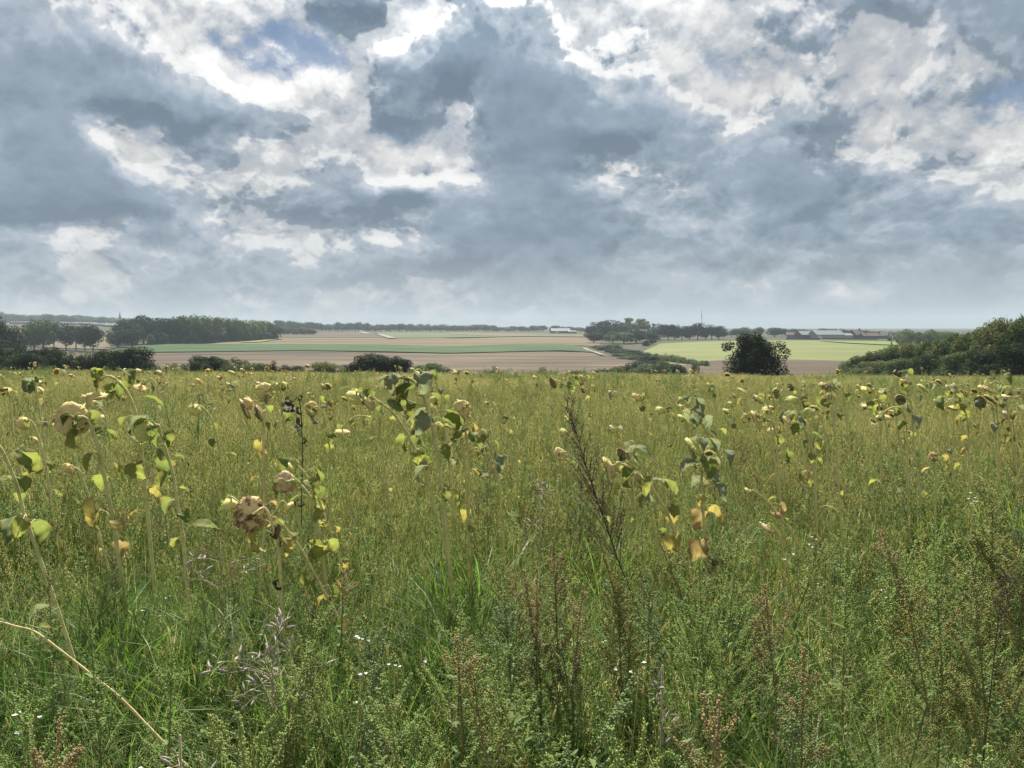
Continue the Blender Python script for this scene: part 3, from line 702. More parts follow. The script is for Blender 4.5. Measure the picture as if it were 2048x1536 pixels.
def gable(name, px, py, depth, length, width, eave, ridge, wall_m, roof_m, rz, label, cat, windows=(), doors=(), chimneys=(), win_h=1.2):
    """Gabled building, long side along its local x. windows/doors: (x, z) on the side that faces the camera (-y)."""
    p = at(px, py, depth); e = empty(name, (p.x, p.y, gz(p.x, p.y) - 0.3), rz); tag(e, label, cat)
    l, w = length / 2, width / 2
    b = MB()
    b.add([(-l, -w, 0), (l, -w, 0), (l, w, 0), (-l, w, 0), (-l, -w, eave), (l, -w, eave), (l, w, eave), (-l, w, eave), (-l, 0, ridge), (l, 0, ridge)],
          [(0, 1, 5, 4), (2, 3, 7, 6), (1, 2, 6, 9, 5), (3, 0, 4, 8, 7)])
    obj('wall', b.mesh('wall', [wall_m], False), e)
    b = MB(); o = 0.45; t = 0.22; k = (ridge - eave) / w
    for s in (-1, 1):
        b.add([(-l - o, s * (w + o), eave - o * k + .02), (l + o, s * (w + o), eave - o * k + .02), (l + o, 0, ridge + .02), (-l - o, 0, ridge + .02),
               (-l - o, s * (w + o), eave - o * k + t), (l + o, s * (w + o), eave - o * k + t), (l + o, 0, ridge + t), (-l - o, 0, ridge + t)],
              [(0, 1, 2, 3), (4, 5, 6, 7), (0, 1, 5, 4), (0, 3, 7, 4), (1, 2, 6, 5)])
    rf = obj('roof', b.mesh('roof', [roof_m], False), e)
    for cx in chimneys:
        b = MB(); b.box((cx, 0, ridge + .5), (.9, .9, 2.2)); obj('chimney', b.mesh('chimney', [m_brick], False), rf)
    for wx, wz in windows:
        b = MB(); b.box((wx, -w - .03, wz), (1.3, .10, win_h)); f = obj('window', b.mesh('window', [m_white], False), e)
        b = MB(); b.box((wx, -w - .07, wz), (1.0, .10, win_h - .3)); obj('pane', b.mesh('pane', [m_glass], False), f)
    for dx, dw, dh in doors:
        b = MB(); b.box((dx, -w - .04, dh / 2), (dw, .12, dh)); obj('door', b.mesh('door', [m_door], False), e)
    return e
gable('white_barn', 1120, 668, 1040, 26, 14, 3.6, 7.0, m_white, m_roofg, 0.15, 'long low white barn with pale roof before the far avenue', 'barn', doors=((-6, 4, 3.2),), windows=[(x, 2.2) for x in (0, 4, 8, 12)])
gable('white_shed', 1144, 668, 1030, 11, 8, 3.0, 3.9, m_white, m_roofg, 0.1, 'small flat white shed right of the far white barn', 'shed', windows=[(-3, 1.7), (0, 1.7), (3, 1.7)])
gable('farm_barn', 1613, 676, 650, 15, 13, 3.6, 6.6, m_dkwall, m_roofg, 0.12, 'left grey-roofed barn of the farm on the right', 'barn', doors=((3.5, 4.5, 3.2),))
gable('farm_barn', 1652, 676, 640, 24, 16, 3.8, 7.2, m_steel, m_roofg, 0.10, 'largest grey-roofed barn of the farm on the right', 'barn', doors=((-9.5, 3, 3.0),))
gable('farm_shed', 1687, 676, 640, 11, 10, 3.2, 4.8, m_steel, m_roofd, 0.05, 'low lean-to shed right of the largest barn', 'shed')
gable('farm_house', 1584, 676, 690, 10, 8, 3.0, 5.4, m_white, m_roofr, -0.2, 'white farmhouse peeping left of the grey barns', 'house', windows=[(-3, 1.6), (0, 1.6), (3, 1.6)], chimneys=(2,))
gable('brick_house', 1712, 676, 660, 10, 9, 3.6, 7.4, m_brick, m_roofd, 0.4, 'tall dark-roofed brick house at the farm', 'house', windows=[(-3.5, 2.2), (0, 2.2), (3.5, 2.2), (0, 3.4)], chimneys=(3.5,))
gable('brick_cottage', 1742, 679, 640, 17, 8, 2.8, 5.0, m_brick, m_roofr, 0.05, 'long low red brick cottage with small white windows', 'house', windows=[(x, 1.6) for x in (-7, -4, -1, 2, 5)], chimneys=(-5, 6))
gable('brick_cottage', 1768, 679, 645, 8, 8, 3.2, 6.2, m_brick, m_roofd, 0.1, 'short red brick cottage right of the long low one', 'house', windows=[(-2, 1.8), (2, 1.8)])
# white gable and leaning pale boom at the end of the farm
b = MB(); q = at(1777, 678, 640); e = tag(empty('farm_silo', (q.x, q.y, gz(q.x, q.y))), 'slim white silo at the right end of the farm', 'silo')
b.tube([(0, 0, 0), (0, 0, 5.5)], 0.75, 14); obj('tank', b.mesh('tank', [m_white]), e)
b = MB(); b.tube([(0, 0, 5.5), (0, 0, 6.6)], [.8, .1], 14); obj('cap', b.mesh('cap', [m_roofg]), e)
q = at(1783, 692, 300); e = tag(empty('loading_boom', (q.x, q.y, gz(q.x, q.y))), 'slanting white boom on a dark frame above the hedge end', 'boom')
hb = at(1783, 684, 300).z - gz(q.x, q.y)
b = MB(); b.tube([(0, 0, 0), (0, 0, hb)], .22, 8); obj('post', b.mesh('post', [m_dkwall]), e)
b = MB(); b.tube([(-.3, 0, hb - .6), (.6, 0, hb + 1.2)], .25, 8); obj('boom_arm', b.mesh('boom_arm', [m_white]), e)
# low dark wall and hedge line in front of the farm
for k, (x0, x1) in enumerate(((1572, 1640), (1645, 1755))):
    a_, b_ = at(x0, 682, 620), at(x1, 684, 600); b = MB(); n = 14
    for i in range(n):
        p = a_.lerp(b_, (i + .5) / n); b.box((p.x, p.y, gz(p.x, p.y) + .6), ((b_ - a_).length / n * 1.02, .5, 1.2 + .05 * (i % 2)), rz=math.atan2(b_.y - a_.y, b_.x - a_.x))
    tag(obj('yard_wall', b.mesh('yard_wall', [m_dkwall], False)), ('dark low yard wall before the grey-roofed barns', 'dark low yard wall before the brick houses')[k], 'wall')
# church spire on the left skyline
p = at(240, 640, 1560); g = gz(p.x, p.y); top = at(239.5, 623.5, 1560).z
e = tag(empty('church', (p.x, p.y, g)), 'thin dark church spire on the far left skyline', 'church'); hh = top - g
b = MB(); b.box((0, 0, hh * .25), (5.2, 5.2, hh * .5)); obj('tower', b.mesh('tower', [m_stone], False), e)
b = MB(); b.tube([(0, 0, hh * .5), (0, 0, hh * .62), (0, 0, hh)], [3.6, 1.9, .1], 8); obj('spire', b.mesh('spire', [m_roofd], False), e)
b = MB(); b.tube([(0, 0, hh - .2), (0, 0, hh + 1.8)], .15, 5); b.box((0, 0, hh + 1.2), (1.1, .15, .2)); obj('cross', b.mesh('cross', [m_dkwall], False), e)
b = MB(); b.box((9, 0, hh * .12), (13, 9, hh * .24)); obj('nave', b.mesh('nave', [m_stone], False), e)
# radio mast
p = at(1403, 655, 1900); g = gz(p.x, p.y); top = at(1404, 617, 1900).z; hh = top - g
e = tag(empty('radio_mast', (p.x, p.y, g)), 'tall slender radio mast behind the linden row', 'mast')
b = MB()
for i in range(3):
    a = i * 2.094; b.tube([(1.6 * math.cos(a), 1.6 * math.sin(a), 0), (1.0 * math.cos(a), 1.0 * math.sin(a), hh * .62)], .22, 5)
for j in range(24):
    z0, z1 = hh * .62 * j / 24, hh * .62 * (j + 1) / 24; r0 = 1.6 - .6 * j / 24
    for i in range(3):
        a, c = i * 2.094, (i + 1) * 2.094; b.tube([(r0 * math.cos(a), r0 * math.sin(a), z0), (r0 * math.cos(c), r0 * math.sin(c), z1)], .12, 4)
obj('lattice', b.mesh('lattice', [m_steel]), e)
b = MB(); b.tube([(0, 0, hh * .60), (0, 0, hh * .86)], .85, 10); obj('aerial_tube', b.mesh('aerial_tube', [m_steel]), e)
b = MB(); b.tube([(0, 0, hh * .86), (0, 0, hh)], [.45, .25], 8); obj('antenna', b.mesh('antenna', [m_steel]), e)
b = MB(); b.tube([(0, 0, hh * .60), (0, 0, hh * .63)], 2.0, 14); obj('platform', b.mesh('platform', [m_steel]), e)
# glasshouses on the far left slope
gi = 0
for (x0, x1, py, d) in ((18, 62, 651, 1150), (64, 84, 650, 1180), (120, 150, 650, 1180), (178, 206, 652, 1120), (206, 232, 654, 1080)):
    a_, b_ = at(x0, py, d), at(x1, py, d); ln = (b_ - a_).length; c = (a_ + b_) / 2
    e = tag(empty('glasshouse', (c.x, c.y, gz(c.x, c.y)), 0.0), ('leftmost row of white glasshouses behind the slope trees', 'second row of white glasshouses from the left', 'white glasshouses seen between the slope trees', 'white glasshouses left of the wood corner', 'white glasshouses touching the wood corner')[gi], 'greenhouse', 'far white glasshouses'); gi += 1
    n = max(4, int(ln / 4))
    for r in range(3):
        b = MB()
        for i in range(n):
            xc = -ln / 2 + (i + .5) * ln / n; w = ln / n * .46; y0 = r * 26.0; zz = gz(c.x + xc, c.y + y0) - gz(c.x, c.y)
            b.add([(xc - w, y0, zz), (xc + w, y0, zz), (xc + w, y0, zz + 2.2), (xc, y0, zz + 3.4), (xc - w, y0, zz + 2.2), (xc - w, y0 + 14, zz + .3), (xc + w, y0 + 14, zz + .3), (xc + w, y0 + 14, zz + 2.5), (xc, y0 + 14, zz + 3.7), (xc - w, y0 + 14, zz + 2.5)],
                  [(0, 1, 2, 3, 4), (0, 4, 9, 5), (1, 6, 7, 2), (4, 3, 8, 9), (3, 2, 7, 8)])
        obj('bay_row', b.mesh('bay_row', [m_green], False), e)
# haze: the air of the valley
def build_haze():
    b = MB(); b.box((0, 3050, 42.0), (14000, 7300, 110)); me = b.mesh('haze', [], False)
    t = NT('valley_air'); v = t.n('ShaderNodeVolumePrincipled')
    v.inputs['Color'].default_value = (0.42, 0.50, 0.58, 1); v.inputs['Density'].default_value = 0.00021; v.inputs['Anisotropy'].default_value = 0.0
    o_ = t.n('ShaderNodeOutputMaterial'); t.l(v.outputs[0], o_.inputs['Volume'])
    me.materials.append(t.mat); tag(obj('haze', me), kind='stuff')
build_haze()
# ---------------------------------------------------------------- meadow plants (stuff): prototypes scattered as instances
m_grass = foliage('grass_blades', [(0.036, 0.100, 0.016), (0.056, 0.132, 0.022), (0.086, 0.155, 0.032), (0.130, 0.165, 0.048)], trans=0.47, rough=0.55, spec=0.2, pos_scale=0.9, obj_random=0.5)
m_grass_olive = foliage('olive_blades', [(0.149, 0.187, 0.056), (0.214, 0.239, 0.086), (0.280, 0.281, 0.126)], trans=0.50, spec=0.15, pos_scale=0.25, obj_random=0.45)
m_fox = foliage('foxtail_heads', [(0.284, 0.291, 0.117), (0.391, 0.372, 0.165), (0.508, 0.456, 0.233)], trans=0.5, spec=0.1, rough=0.7, pos_scale=0.25, obj_random=0.5, tint=1.4)
m_lush = foliage('lush_grass_blades', [(0.060, 0.130, 0.020), (0.085, 0.160, 0.026), (0.115, 0.175, 0.036)], trans=0.5, rough=0.5, spec=0.22)
m_straw_bl = foliage('dry_straw', [(0.26, 0.215, 0.125), (0.34, 0.285, 0.18), (0.40, 0.35, 0.24)], trans=0.30, rough=0.7)
m_goose = foliage('goosefoot_green', [(0.234, 0.326, 0.119), (0.298, 0.380, 0.134), (0.364, 0.414, 0.166)], trans=0.48, rough=0.75, pos_scale=0.6, obj_random=0.5)
m_goose_blue = foliage('goosefoot_bluish', [(0.205, 0.277, 0.121), (0.243, 0.313, 0.142)], trans=0.45, rough=0.75)
m_goose_rust = foliage('goosefoot_rusty', [(0.35, 0.285, 0.14), (0.39, 0.285, 0.155)], trans=0.4, rough=0.8, grad=(.22, .24, .09))
m_goose_yel = foliage('goosefoot_yellow', [(0.27, 0.275, 0.095), (0.31, 0.30, 0.105)], trans=0.45, rough=0.75)
m_weed_leaf = foliage('weed_leaves', [(0.072, 0.137, 0.036), (0.111, 0.176, 0.052), (0.156, 0.195, 0.065)], trans=0.42, rough=0.65, spec=0.12)
m_weed_stem = foliage('weed_stems', [(0.19, 0.20, 0.075), (0.24, 0.22, 0.10)], trans=0.2)
m_pod = foliage('dry_pods', [(0.27, 0.24, 0.20), (0.34, 0.305, 0.26)], trans=0.15, rough=0.8)
m_podstem = foliage('dry_pod_stems', [(0.25, 0.205, 0.14), (0.31, 0.26, 0.19)], trans=0.05)
m_petal_white = foliage('white_petals', [(0.50, 0.50, 0.49), (0.58, 0.58, 0.56)], trans=0.3)
m_mug = foliage('mugwort_brown', [(0.055, 0.042, 0.032), (0.075, 0.058, 0.045)], trans=0.1, rough=0.85)
MATS = dict(g=0, o=1, f=2, s=3)
STUFF_MATS = [m_grass, m_grass_olive, m_fox, m_straw_bl]

def blade(b, rng, base, h, w, lean, az, mat, segs=4, face=None, tip=0.06):
    """A grass blade: tapering strip that rises, leans and arches over."""
    ca, sa = math.cos(az), math.sin(az); f = az + math.pi / 2 + rng.uniform(-.7, .7) if face is None else face
    wx, wy = math.cos(f), math.sin(f); vs = []
    for i in range(segs + 1):
        t = i / segs; out = lean * (t ** 2) * h; z = h * (t - 0.32 * lean * t ** 3)
        ww = w * 0.5 * (1 - t ** 1.6) + tip * w * 0.5
        c = (base[0] + ca * out, base[1] + sa * out, base[2] + z)
        vs += [(c[0] - wx * ww, c[1] - wy * ww, c[2]), (c[0] + wx * ww, c[1] + wy * ww, c[2])]
    b.add(vs, [(2 * i, 2 * i + 1, 2 * i + 3, 2 * i + 2) for i in range(segs)], mat)

def foxtail(b, rng, base, h, lean, az, head, rad, mat_stem, mat_head, bristles=26, sides=5):
    ca, sa = math.cos(az), math.sin(az); pts = []
    for i in range(6):
        t = i / 5; pts.append(Vector((base[0] + ca * lean * h * t ** 2.2, base[1] + sa * lean * h * t ** 2.2, base[2] + h * (t - .25 * lean * t ** 3))))
    b.tube(pts, [.0016, .0015, .0014, .0013, .0012, .0011], 3, mat_stem, cap=False)
    d = (pts[-1] - pts[-2]).normalized(); d2 = (d + Vector((ca, sa, -.3)) * rng.uniform(0, .5)).normalized()
    p0 = pts[-1]; pm = p0 + d * head * .5; p1 = pm + d2 * head * .5
    b.tube([p0, p0 + d * head * .12, pm, p1 - d2 * head * .15, p1], [rad * .4, rad * .9, rad, rad * .8, rad * .2], sides, mat_head)
    for i in range(bristles):
        t = rng.random(); q = p0.lerp(pm, t * 2) if t < .5 else pm.lerp(p1, t * 2 - 1)
        v = Vector((rng.gauss(0, 1), rng.gauss(0, 1), rng.gauss(0, 1))); v = (v - d * v.dot(d)).normalized() + d * .9
        v = v.normalized() * rad * rng.uniform(1.5, 2.4); s = d.cross(v).normalized() * rad * .14
        b.add([q - s, q + s, q + v], [(0, 1, 2)], mat_head)

def panicle(b, rng, base, h, lean, az, n, size, mat_stem, mat_head):
    """Feathery seeding grass: a thin culm with many tiny spikelets spread round its upper part."""
    ca, sa = math.cos(az), math.sin(az)
    P_ = [Vector((base[0] + ca * lean * h * t ** 2, base[1] + sa * lean * h * t ** 2, base[2] + h * t * (1 - .2 * lean * t))) for t in (0, .35, .7, 1)]
    b.tube(P_, [.0014, .0012, .0009, .0006], 3, mat_stem, cap=False)
    for i in range(n):
        t = rng.random(); k = P_[2].lerp(P_[3], t) if t > .3 else P_[1].lerp(P_[2], .6 + t * 1.3)
        r = size * (4.2 * (1.05 - t)); c = k + Vector((rng.gauss(0, r), rng.gauss(0, r), rng.gauss(0, r * .6)))
        v = Vector((rng.gauss(0, .6), rng.gauss(0, .6), 1)).normalized() * size; w = v.cross(Vector((rng.gauss(0, 1), rng.gauss(0, 1), rng.gauss(0, 1)))).normalized() * size * .30
        b.add([c - v, c + w, c + v, c - w], [(0, 1, 2, 3)], mat_head)

OCT = [(1, 0, 0), (0, 1, 0), (-1, 0, 0), (0, -1, 0), (0, 0, 1), (0, 0, -1)]
OCF = [(0, 1, 4), (1, 2, 4), (2, 3, 4), (3, 0, 4), (1, 0, 5), (2, 1, 5), (3, 2, 5), (0, 3, 5)]
def bead(b, c, r, mat, rng):
    a = rng.uniform(0, 6.28); ca, sa = math.cos(a), math.sin(a); q = r * rng.uniform(.7, 1.3)
    b.add([(c[0] + r * (x * ca - y * sa), c[1] + r * (x * sa + y * ca), c[2] + q * z) for x, y, z in OCT], OCF, mat)
def lance(b, rng, base, dirv, L_, W_, mat, droop=.3):
    """Narrow pointed weed leaf, folded along its rib."""
    d = Vector(dirv).normalized(); s = d.cross(Vector((0, 0, 1))); s = s.normalized() if s.length > .01 else Vector((1, 0, 0)); n = s.cross(d)
    base = Vector(base); vs = []
    for t, w in ((0, .12), (.3, .9), (.6, .8), (1, .03)):
        c = base + d * L_ * t - Vector((0, 0, 1)) * droop * L_ * t * t
        vs += [c - s * W_ * w * .5 + n * W_ * .12 * w, c, c + s * W_ * w * .5 + n * W_ * .12 * w]
    b.add(vs, [(3 * i + j, 3 * i + j + 1, 3 * i + j + 4, 3 * i + j + 3) for i in range(3) for j in range(2)], mat)

def goosefoot(seed, h=0.75, dens=1.0, lean=0.0, mats=(0, 1, 2), spread=0.35, up=1.4):
    """(seed spikes, stems, leaves) of a goosefoot weed, each one builder."""
    rng = random.Random(seed); sp, st, lf = MB(), MB(), MB()
    az = rng.uniform(0, 6.28); top = Vector((lean * h, rng.uniform(-.05, .05), h)); mid = Vector((lean * h * .3 + rng.gauss(0, .035), rng.gauss(0, .03), h * .5))
    P_ = lambda t: Vector((0, 0, 0)).lerp(mid, t * 2) if t < .5 else mid.lerp(top, t * 2 - 1)
    st.tube([P_(t) for t in (0, .25, .5, .75, .97)], [.005, .0045, .0035, .0025, .001], 4, 0)
    def spike(p, q, n, r):
        p, q = Vector(p), Vector(q)
        for i in range(n):
            t = rng.random() ** .8; c = p.lerp(q, t); w = r * (2.9 - 2.1 * t)
            c = c + Vector((rng.gauss(0, 1), rng.gauss(0, 1), rng.gauss(0, 1))) * w
            bead(sp, c, r * rng.uniform(.6, 1.15), 0, rng)
    spike(P_(.58), P_(1.0), int(230 * dens), .0034)
    nb = int(16 * dens) + 4
    for i in range(nb):
        t = rng.uniform(.22, .9); p = P_(t); a = rng.uniform(0, 6.28); L_ = h * spread * (1.1 - t) * rng.uniform(.6, 1.2) + .03
        q = p + Vector((math.cos(a), math.sin(a), up * rng.uniform(.7, 1.3))).normalized() * L_ + Vector((lean * .1, 0, 0))
        st.tube([p, p.lerp(q, .5) + Vector((0, 0, -.01)), q], [.0016, .0012, .0006], 3, 0, cap=False)
        for _k in range(3):
            c_ = p.lerp(q, rng.uniform(.2, .95)); a2 = rng.uniform(0, 6.28); lance(lf, rng, c_, (math.cos(a2), math.sin(a2), .7), rng.uniform(.012, .028), rng.uniform(.004, .008), 0)
        spike(p.lerp(q, .35), q, int(60 * dens * (L_ / .16)) + 10, .0031)
    for i in range(int(16 * dens) + 4):
        t = rng.uniform(.08, .75); p = P_(t); a = rng.uniform(0, 6.28)
        lance(lf, rng, p, (math.cos(a), math.sin(a), .5), rng.uniform(.03, .06), rng.uniform(.009, .018), 0)
    return sp, st, lf

PROTO = bpy.data.collections.new('meadow_prototypes')       # not linked to the scene: only instanced
def proto(name, b, mats):
    o = bpy.data.objects.new(name, b.mesh(name, mats)); PROTO.objects.link(o); return o

def scatter(name, protos, pts, kind='stuff', label=None):
    """One stuff object: a point cloud mesh whose points carry a plant each. pts: rows of x,y,z,rz,tx,ty,scale,index."""
    c = bpy.data.collections.new(name + '_kinds')
    for i, o in enumerate(protos):
        q = o.copy(); q.name = 'k%03d_%s' % (i, o.name); c.objects.link(q)
    pts = np.asarray(pts, np.float32)
    me = bpy.data.meshes.new(name); me.vertices.add(len(pts)); me.vertices.foreach_set('co', np.ascontiguousarray(pts[:, :3]).ravel())
    a = me.attributes.new('rot', 'FLOAT_VECTOR', 'POINT'); a.data.foreach_set('vector', np.ascontiguousarray(pts[:, [4, 5, 3]]).ravel())
    a = me.attributes.new('scl', 'FLOAT', 'POINT'); a.data.foreach_set('value', np.ascontiguousarray(pts[:, 6]))
    a = me.attributes.new('idx', 'INT', 'POINT'); a.data.foreach_set('value', pts[:, 7].astype(np.int32))
    me.update()
    o = obj(name, me); tag(o, label, kind=kind)
    g = bpy.data.node_groups.new(name, 'GeometryNodeTree')
    g.interface.new_socket('Geometry', in_out='INPUT', socket_type='NodeSocketGeometry'); g.interface.new_socket('Geometry', in_out='OUTPUT', socket_type='NodeSocketGeometry')
    N = g.nodes.new; gi, go = N('NodeGroupInput'), N('NodeGroupOutput')
    ci = N('GeometryNodeCollectionInfo'); ci.inputs['Collection'].default_value = c; ci.inputs['Separate Children'].default_value = True; ci.inputs['Reset Children'].default_value = True
    ip = N('GeometryNodeInstanceOnPoints'); ip.inputs['Pick Instance'].default_value = True
    def attr(n, t):
        x = N('GeometryNodeInputNamedAttribute'); x.data_type = t; x.inputs['Name'].default_value = n; return x.outputs['Attribute']
    er = N('FunctionNodeEulerToRotation')
    L = g.links.new
    L(attr('rot', 'FLOAT_VECTOR'), er.inputs[0])
    L(gi.outputs[0], ip.inputs['Points']); L(ci.outputs[0], ip.inputs['Instance']); L(attr('idx', 'INT'), ip.inputs['Instance Index'])
    L(er.outputs[0], ip.inputs['Rotation']); L(attr('scl', 'FLOAT'), ip.inputs['Scale']); L(ip.outputs[0], go.inputs[0])
    md = o.modifiers.new('scatter', 'NODES'); md.node_group = g
    return o

prng = random.Random(31)
TW = 0.32                                                    # the wind pushes plants over to the left
def tuft(seed, n, h, w, spread, mat, lean=(.15, .7), fox=0, fox_h=(.45, .65), fox_mat='f', wild=1.0, segs=4, head=(.030, .060), rad=.0034, bristles=26, pan=0, pan_h=(.4, .66), pan_n=26, pan_s=.0042):
    rng = random.Random(seed); b = MB()
    for i in range(n):
        a = rng.uniform(0, 6.28); r = spread * math.sqrt(rng.random())
        m = mat if isinstance(mat, int) else rng.choice(mat)
        blade(b, rng, (r * math.cos(a), r * math.sin(a), -.02), h * rng.uniform(.5, 1.1), w * rng.uniform(.6, 1.25), rng.uniform(*lean), a + rng.gauss(0, .8), m, segs)
    for i in range(fox):
        a = rng.uniform(0, 6.28); r = spread * math.sqrt(rng.random())
        foxtail(b, rng, (r * math.cos(a), r * math.sin(a), 0), rng.uniform(*fox_h), rng.uniform(.0, .18), rng.uniform(0, 6.28), rng.uniform(*head), rad * rng.uniform(.8, 1.2), 1, 2, bristles)
    for i in range(pan):
        a = rng.uniform(0, 6.28); r = spread * math.sqrt(rng.random())
        panicle(b, rng, (r * math.cos(a), r * math.sin(a), 0), rng.uniform(*pan_h), rng.uniform(.02, .30), rng.uniform(0, 6.28), pan_n, pan_s * rng.uniform(.8, 1.2), 1, rng.choice((2, 2, 1, 3)))
    return b
P_near = [proto('near_grass', tuft(i, 30, .46, .0075, .10, [0, 0, 0, 1], (.15, .9)), STUFF_MATS) for i in range(6)]
P_nfox = [proto('near_foxtail', tuft(20 + i, 16, .42, .006, .11, [0, 0, 1], (.1, .7), fox=i % 4, bristles=44, pan=4, pan_n=40, pan_s=.0034), STUFF_MATS) for i in range(8)]
P_mid = [proto('mid_grass', tuft(40 + i, 30, .46, .007, .18, [0, 0, 1], (.1, .7), segs=3, fox=i % 5, bristles=10, pan=6, pan_n=30), STUFF_MATS) for i in range(8)]
P_olive = [proto('olive_grass', tuft(60 + i, 24, .50, .0050, .20, [1, 1, 1, 3, 0], (.05, .5), segs=3, fox=(2 * i) % 7, fox_h=(.42, .66), bristles=8, rad=.0038, pan=10, pan_h=(.38, .72), pan_n=30, pan_s=.0048), STUFF_MATS) for i in range(8)]
P_far = [proto('far_grass', tuft(80 + i, 40, .44, .010, .34, [1, 1, 0, 3], (.05, .4), segs=2, fox=8, fox_h=(.38, .58), bristles=0, rad=.0055, pan=20, pan_h=(.34, .64), pan_n=26, pan_s=.0075), STUFF_MATS) for i in range(6)]
P_lush = [proto('lush_grass', tuft(140 + i, 44, .56, .0105, .12, [0], (.2, 1.1), segs=5), [m_lush, m_grass_olive, m_fox, m_straw_bl]) for i in range(4)]
P_verge = [proto('verge_grass', tuft(120 + i, 46, .60, .0032, .07, [0, 1, 1], (.5, 1.5), segs=6), STUFF_MATS) for i in range(4)]
P_dry = [proto('dry_grass', tuft(100 + i, 14, .80, .0034, .10, [3, 3, 1], (.2, .9), segs=6), STUFF_MATS) for i in range(4)]
def weed_proto(seed, h, mats, dens=1.0, lean=0.0, **k):
    sp, st, lf = goosefoot(seed, h, dens, lean, **k); b = MB()
    for src, m in ((sp, 0), (st, 1), (lf, 2)): b.add(src.v, src.f, m)
    return proto('goosefoot', b, mats)
P_weed = []
for i in range(4): P_weed.append(weed_proto(200 + i, .62, [m_goose, m_weed_stem, m_weed_leaf], .8))
for i in range(3): P_weed.append(weed_proto(210 + i, .58, [m_goose_blue, m_weed_stem, m_weed_leaf], .8))
for i in range(2): P_weed.append(weed_proto(220 + i, .66, [m_goose_yel, m_weed_stem, m_weed_leaf], .8))
P_weed.append(weed_proto(231, .66, [m_goose, m_weed_stem, m_weed_leaf], .8))
P_weed.append(weed_proto(230, .66, [m_goose_rust, m_weed_stem, m_weed_leaf], .8))
def leafy(seed):
    """Low broad-leaved weed that fills the base of the meadow."""
    rng = random.Random(seed); b = MB()
    for k in range(5):
        x, y = rng.gauss(0, .06), rng.gauss(0, .06); h = rng.uniform(.2, .42)
        top = Vector((x + rng.gauss(0, .06), y + rng.gauss(0, .06), h)); b.tube([(x, y, 0), top], [.0025, .001], 3, 1, cap=False)
        for i in range(16):
            t = rng.uniform(.15, 1); p = Vector((x, y, 0)).lerp(top, t); a = rng.uniform(0, 6.28)
            lance(b, rng, p, (math.cos(a), math.sin(a), rng.uniform(.1, .9)), rng.uniform(.04, .085), rng.uniform(.012, .024), 0)
    return b
P_leafy = [proto('leafy_weed', leafy(240 + i), [m_weed_leaf, m_weed_stem]) for i in range(4)]
def whiteflower(seed):
    rng = random.Random(seed); b = MB()
    for k in range(4):
        x, y = rng.gauss(0, .05), rng.gauss(0, .05); h = rng.uniform(.35, .6); p = Vector((x + rng.gauss(0, .05), y + rng.gauss(0, .05), h))
        b.tube([(x, y, 0), p], [.002, .001], 3, 1, cap=False)
        for j in range(rng.randint(1, 3)):
            c = p + Vector((rng.gauss(0, .015), rng.gauss(0, .015), rng.gauss(0, .012)))
            for a in range(4):
                an = a * 1.571 + rng.uniform(-.3, .3); lance(b, rng, c, (math.cos(an), math.sin(an), .35), .009, .0075, 0, .2)
    return b
P_white = [proto('white_flower', whiteflower(260 + i), [m_petal_white, m_weed_stem]) for i in range(3)]

nrg = np.random.default_rng(77)
def points(n_m2, y0, y1, idx, scale=(.8, 1.2), tilt=.12, wind=.10, half=0.77, pad=1.3, keep=None, zoff=0.0):
    """Random positions on the meadow between forward depths y0 and y1, inside the camera's wedge plus a margin."""
    A = (y1 - y0) * 2 * (half * (y0 + y1) / 2 + pad); n = int(A * n_m2)
    y = np.sqrt(nrg.uniform((y0 + pad) ** 2, (y1 + pad) ** 2, n)) - pad; x = nrg.uniform(-1, 1, n) * (half * y + pad)
    if keep is not None:
        k = nrg.random(n) < keep(x, y); x, y = x[k], y[k]; n = len(x)
    out = np.zeros((n, 8)); out[:, 0] = x; out[:, 1] = y; out[:, 2] = ground(x, y) + zoff
    out[:, 3] = nrg.uniform(0, 6.283, n); out[:, 4] = nrg.normal(0, tilt, n); out[:, 5] = nrg.normal(-wind, tilt, n)
    out[:, 6] = nrg.uniform(*scale, n) * (.74 + .52 * vnoise(x + 200, y + 200, .55, 21)); out[:, 7] = nrg.integers(idx[0], idx[1], n)
    return out
def vnoise(x, y, s, seed=0):
    """Smooth value noise in 0..1 for patches."""
    r = np.random.default_rng(seed).random((64, 64)); u = (x * s) % 64; v = (y * s) % 64
    i, j = u.astype(int), v.astype(int); f, g = u - i, v - j; f = f * f * (3 - 2 * f); g = g * g * (3 - 2 * g); i2, j2 = (i + 1) % 64, (j + 1) % 64
    return (r[i, j] * (1 - f) + r[i2, j] * f) * (1 - g) + (r[i, j2] * (1 - f) + r[i2, j2] * f) * g
patch = lambda s, a, b, seed: (lambda x, y: sst(vnoise(x, y, s, seed), a, b))

ng, nf, nm, no_, nfar, nd = len(P_near), len(P_nfox), len(P_mid), len(P_olive), len(P_far), len(P_dry)
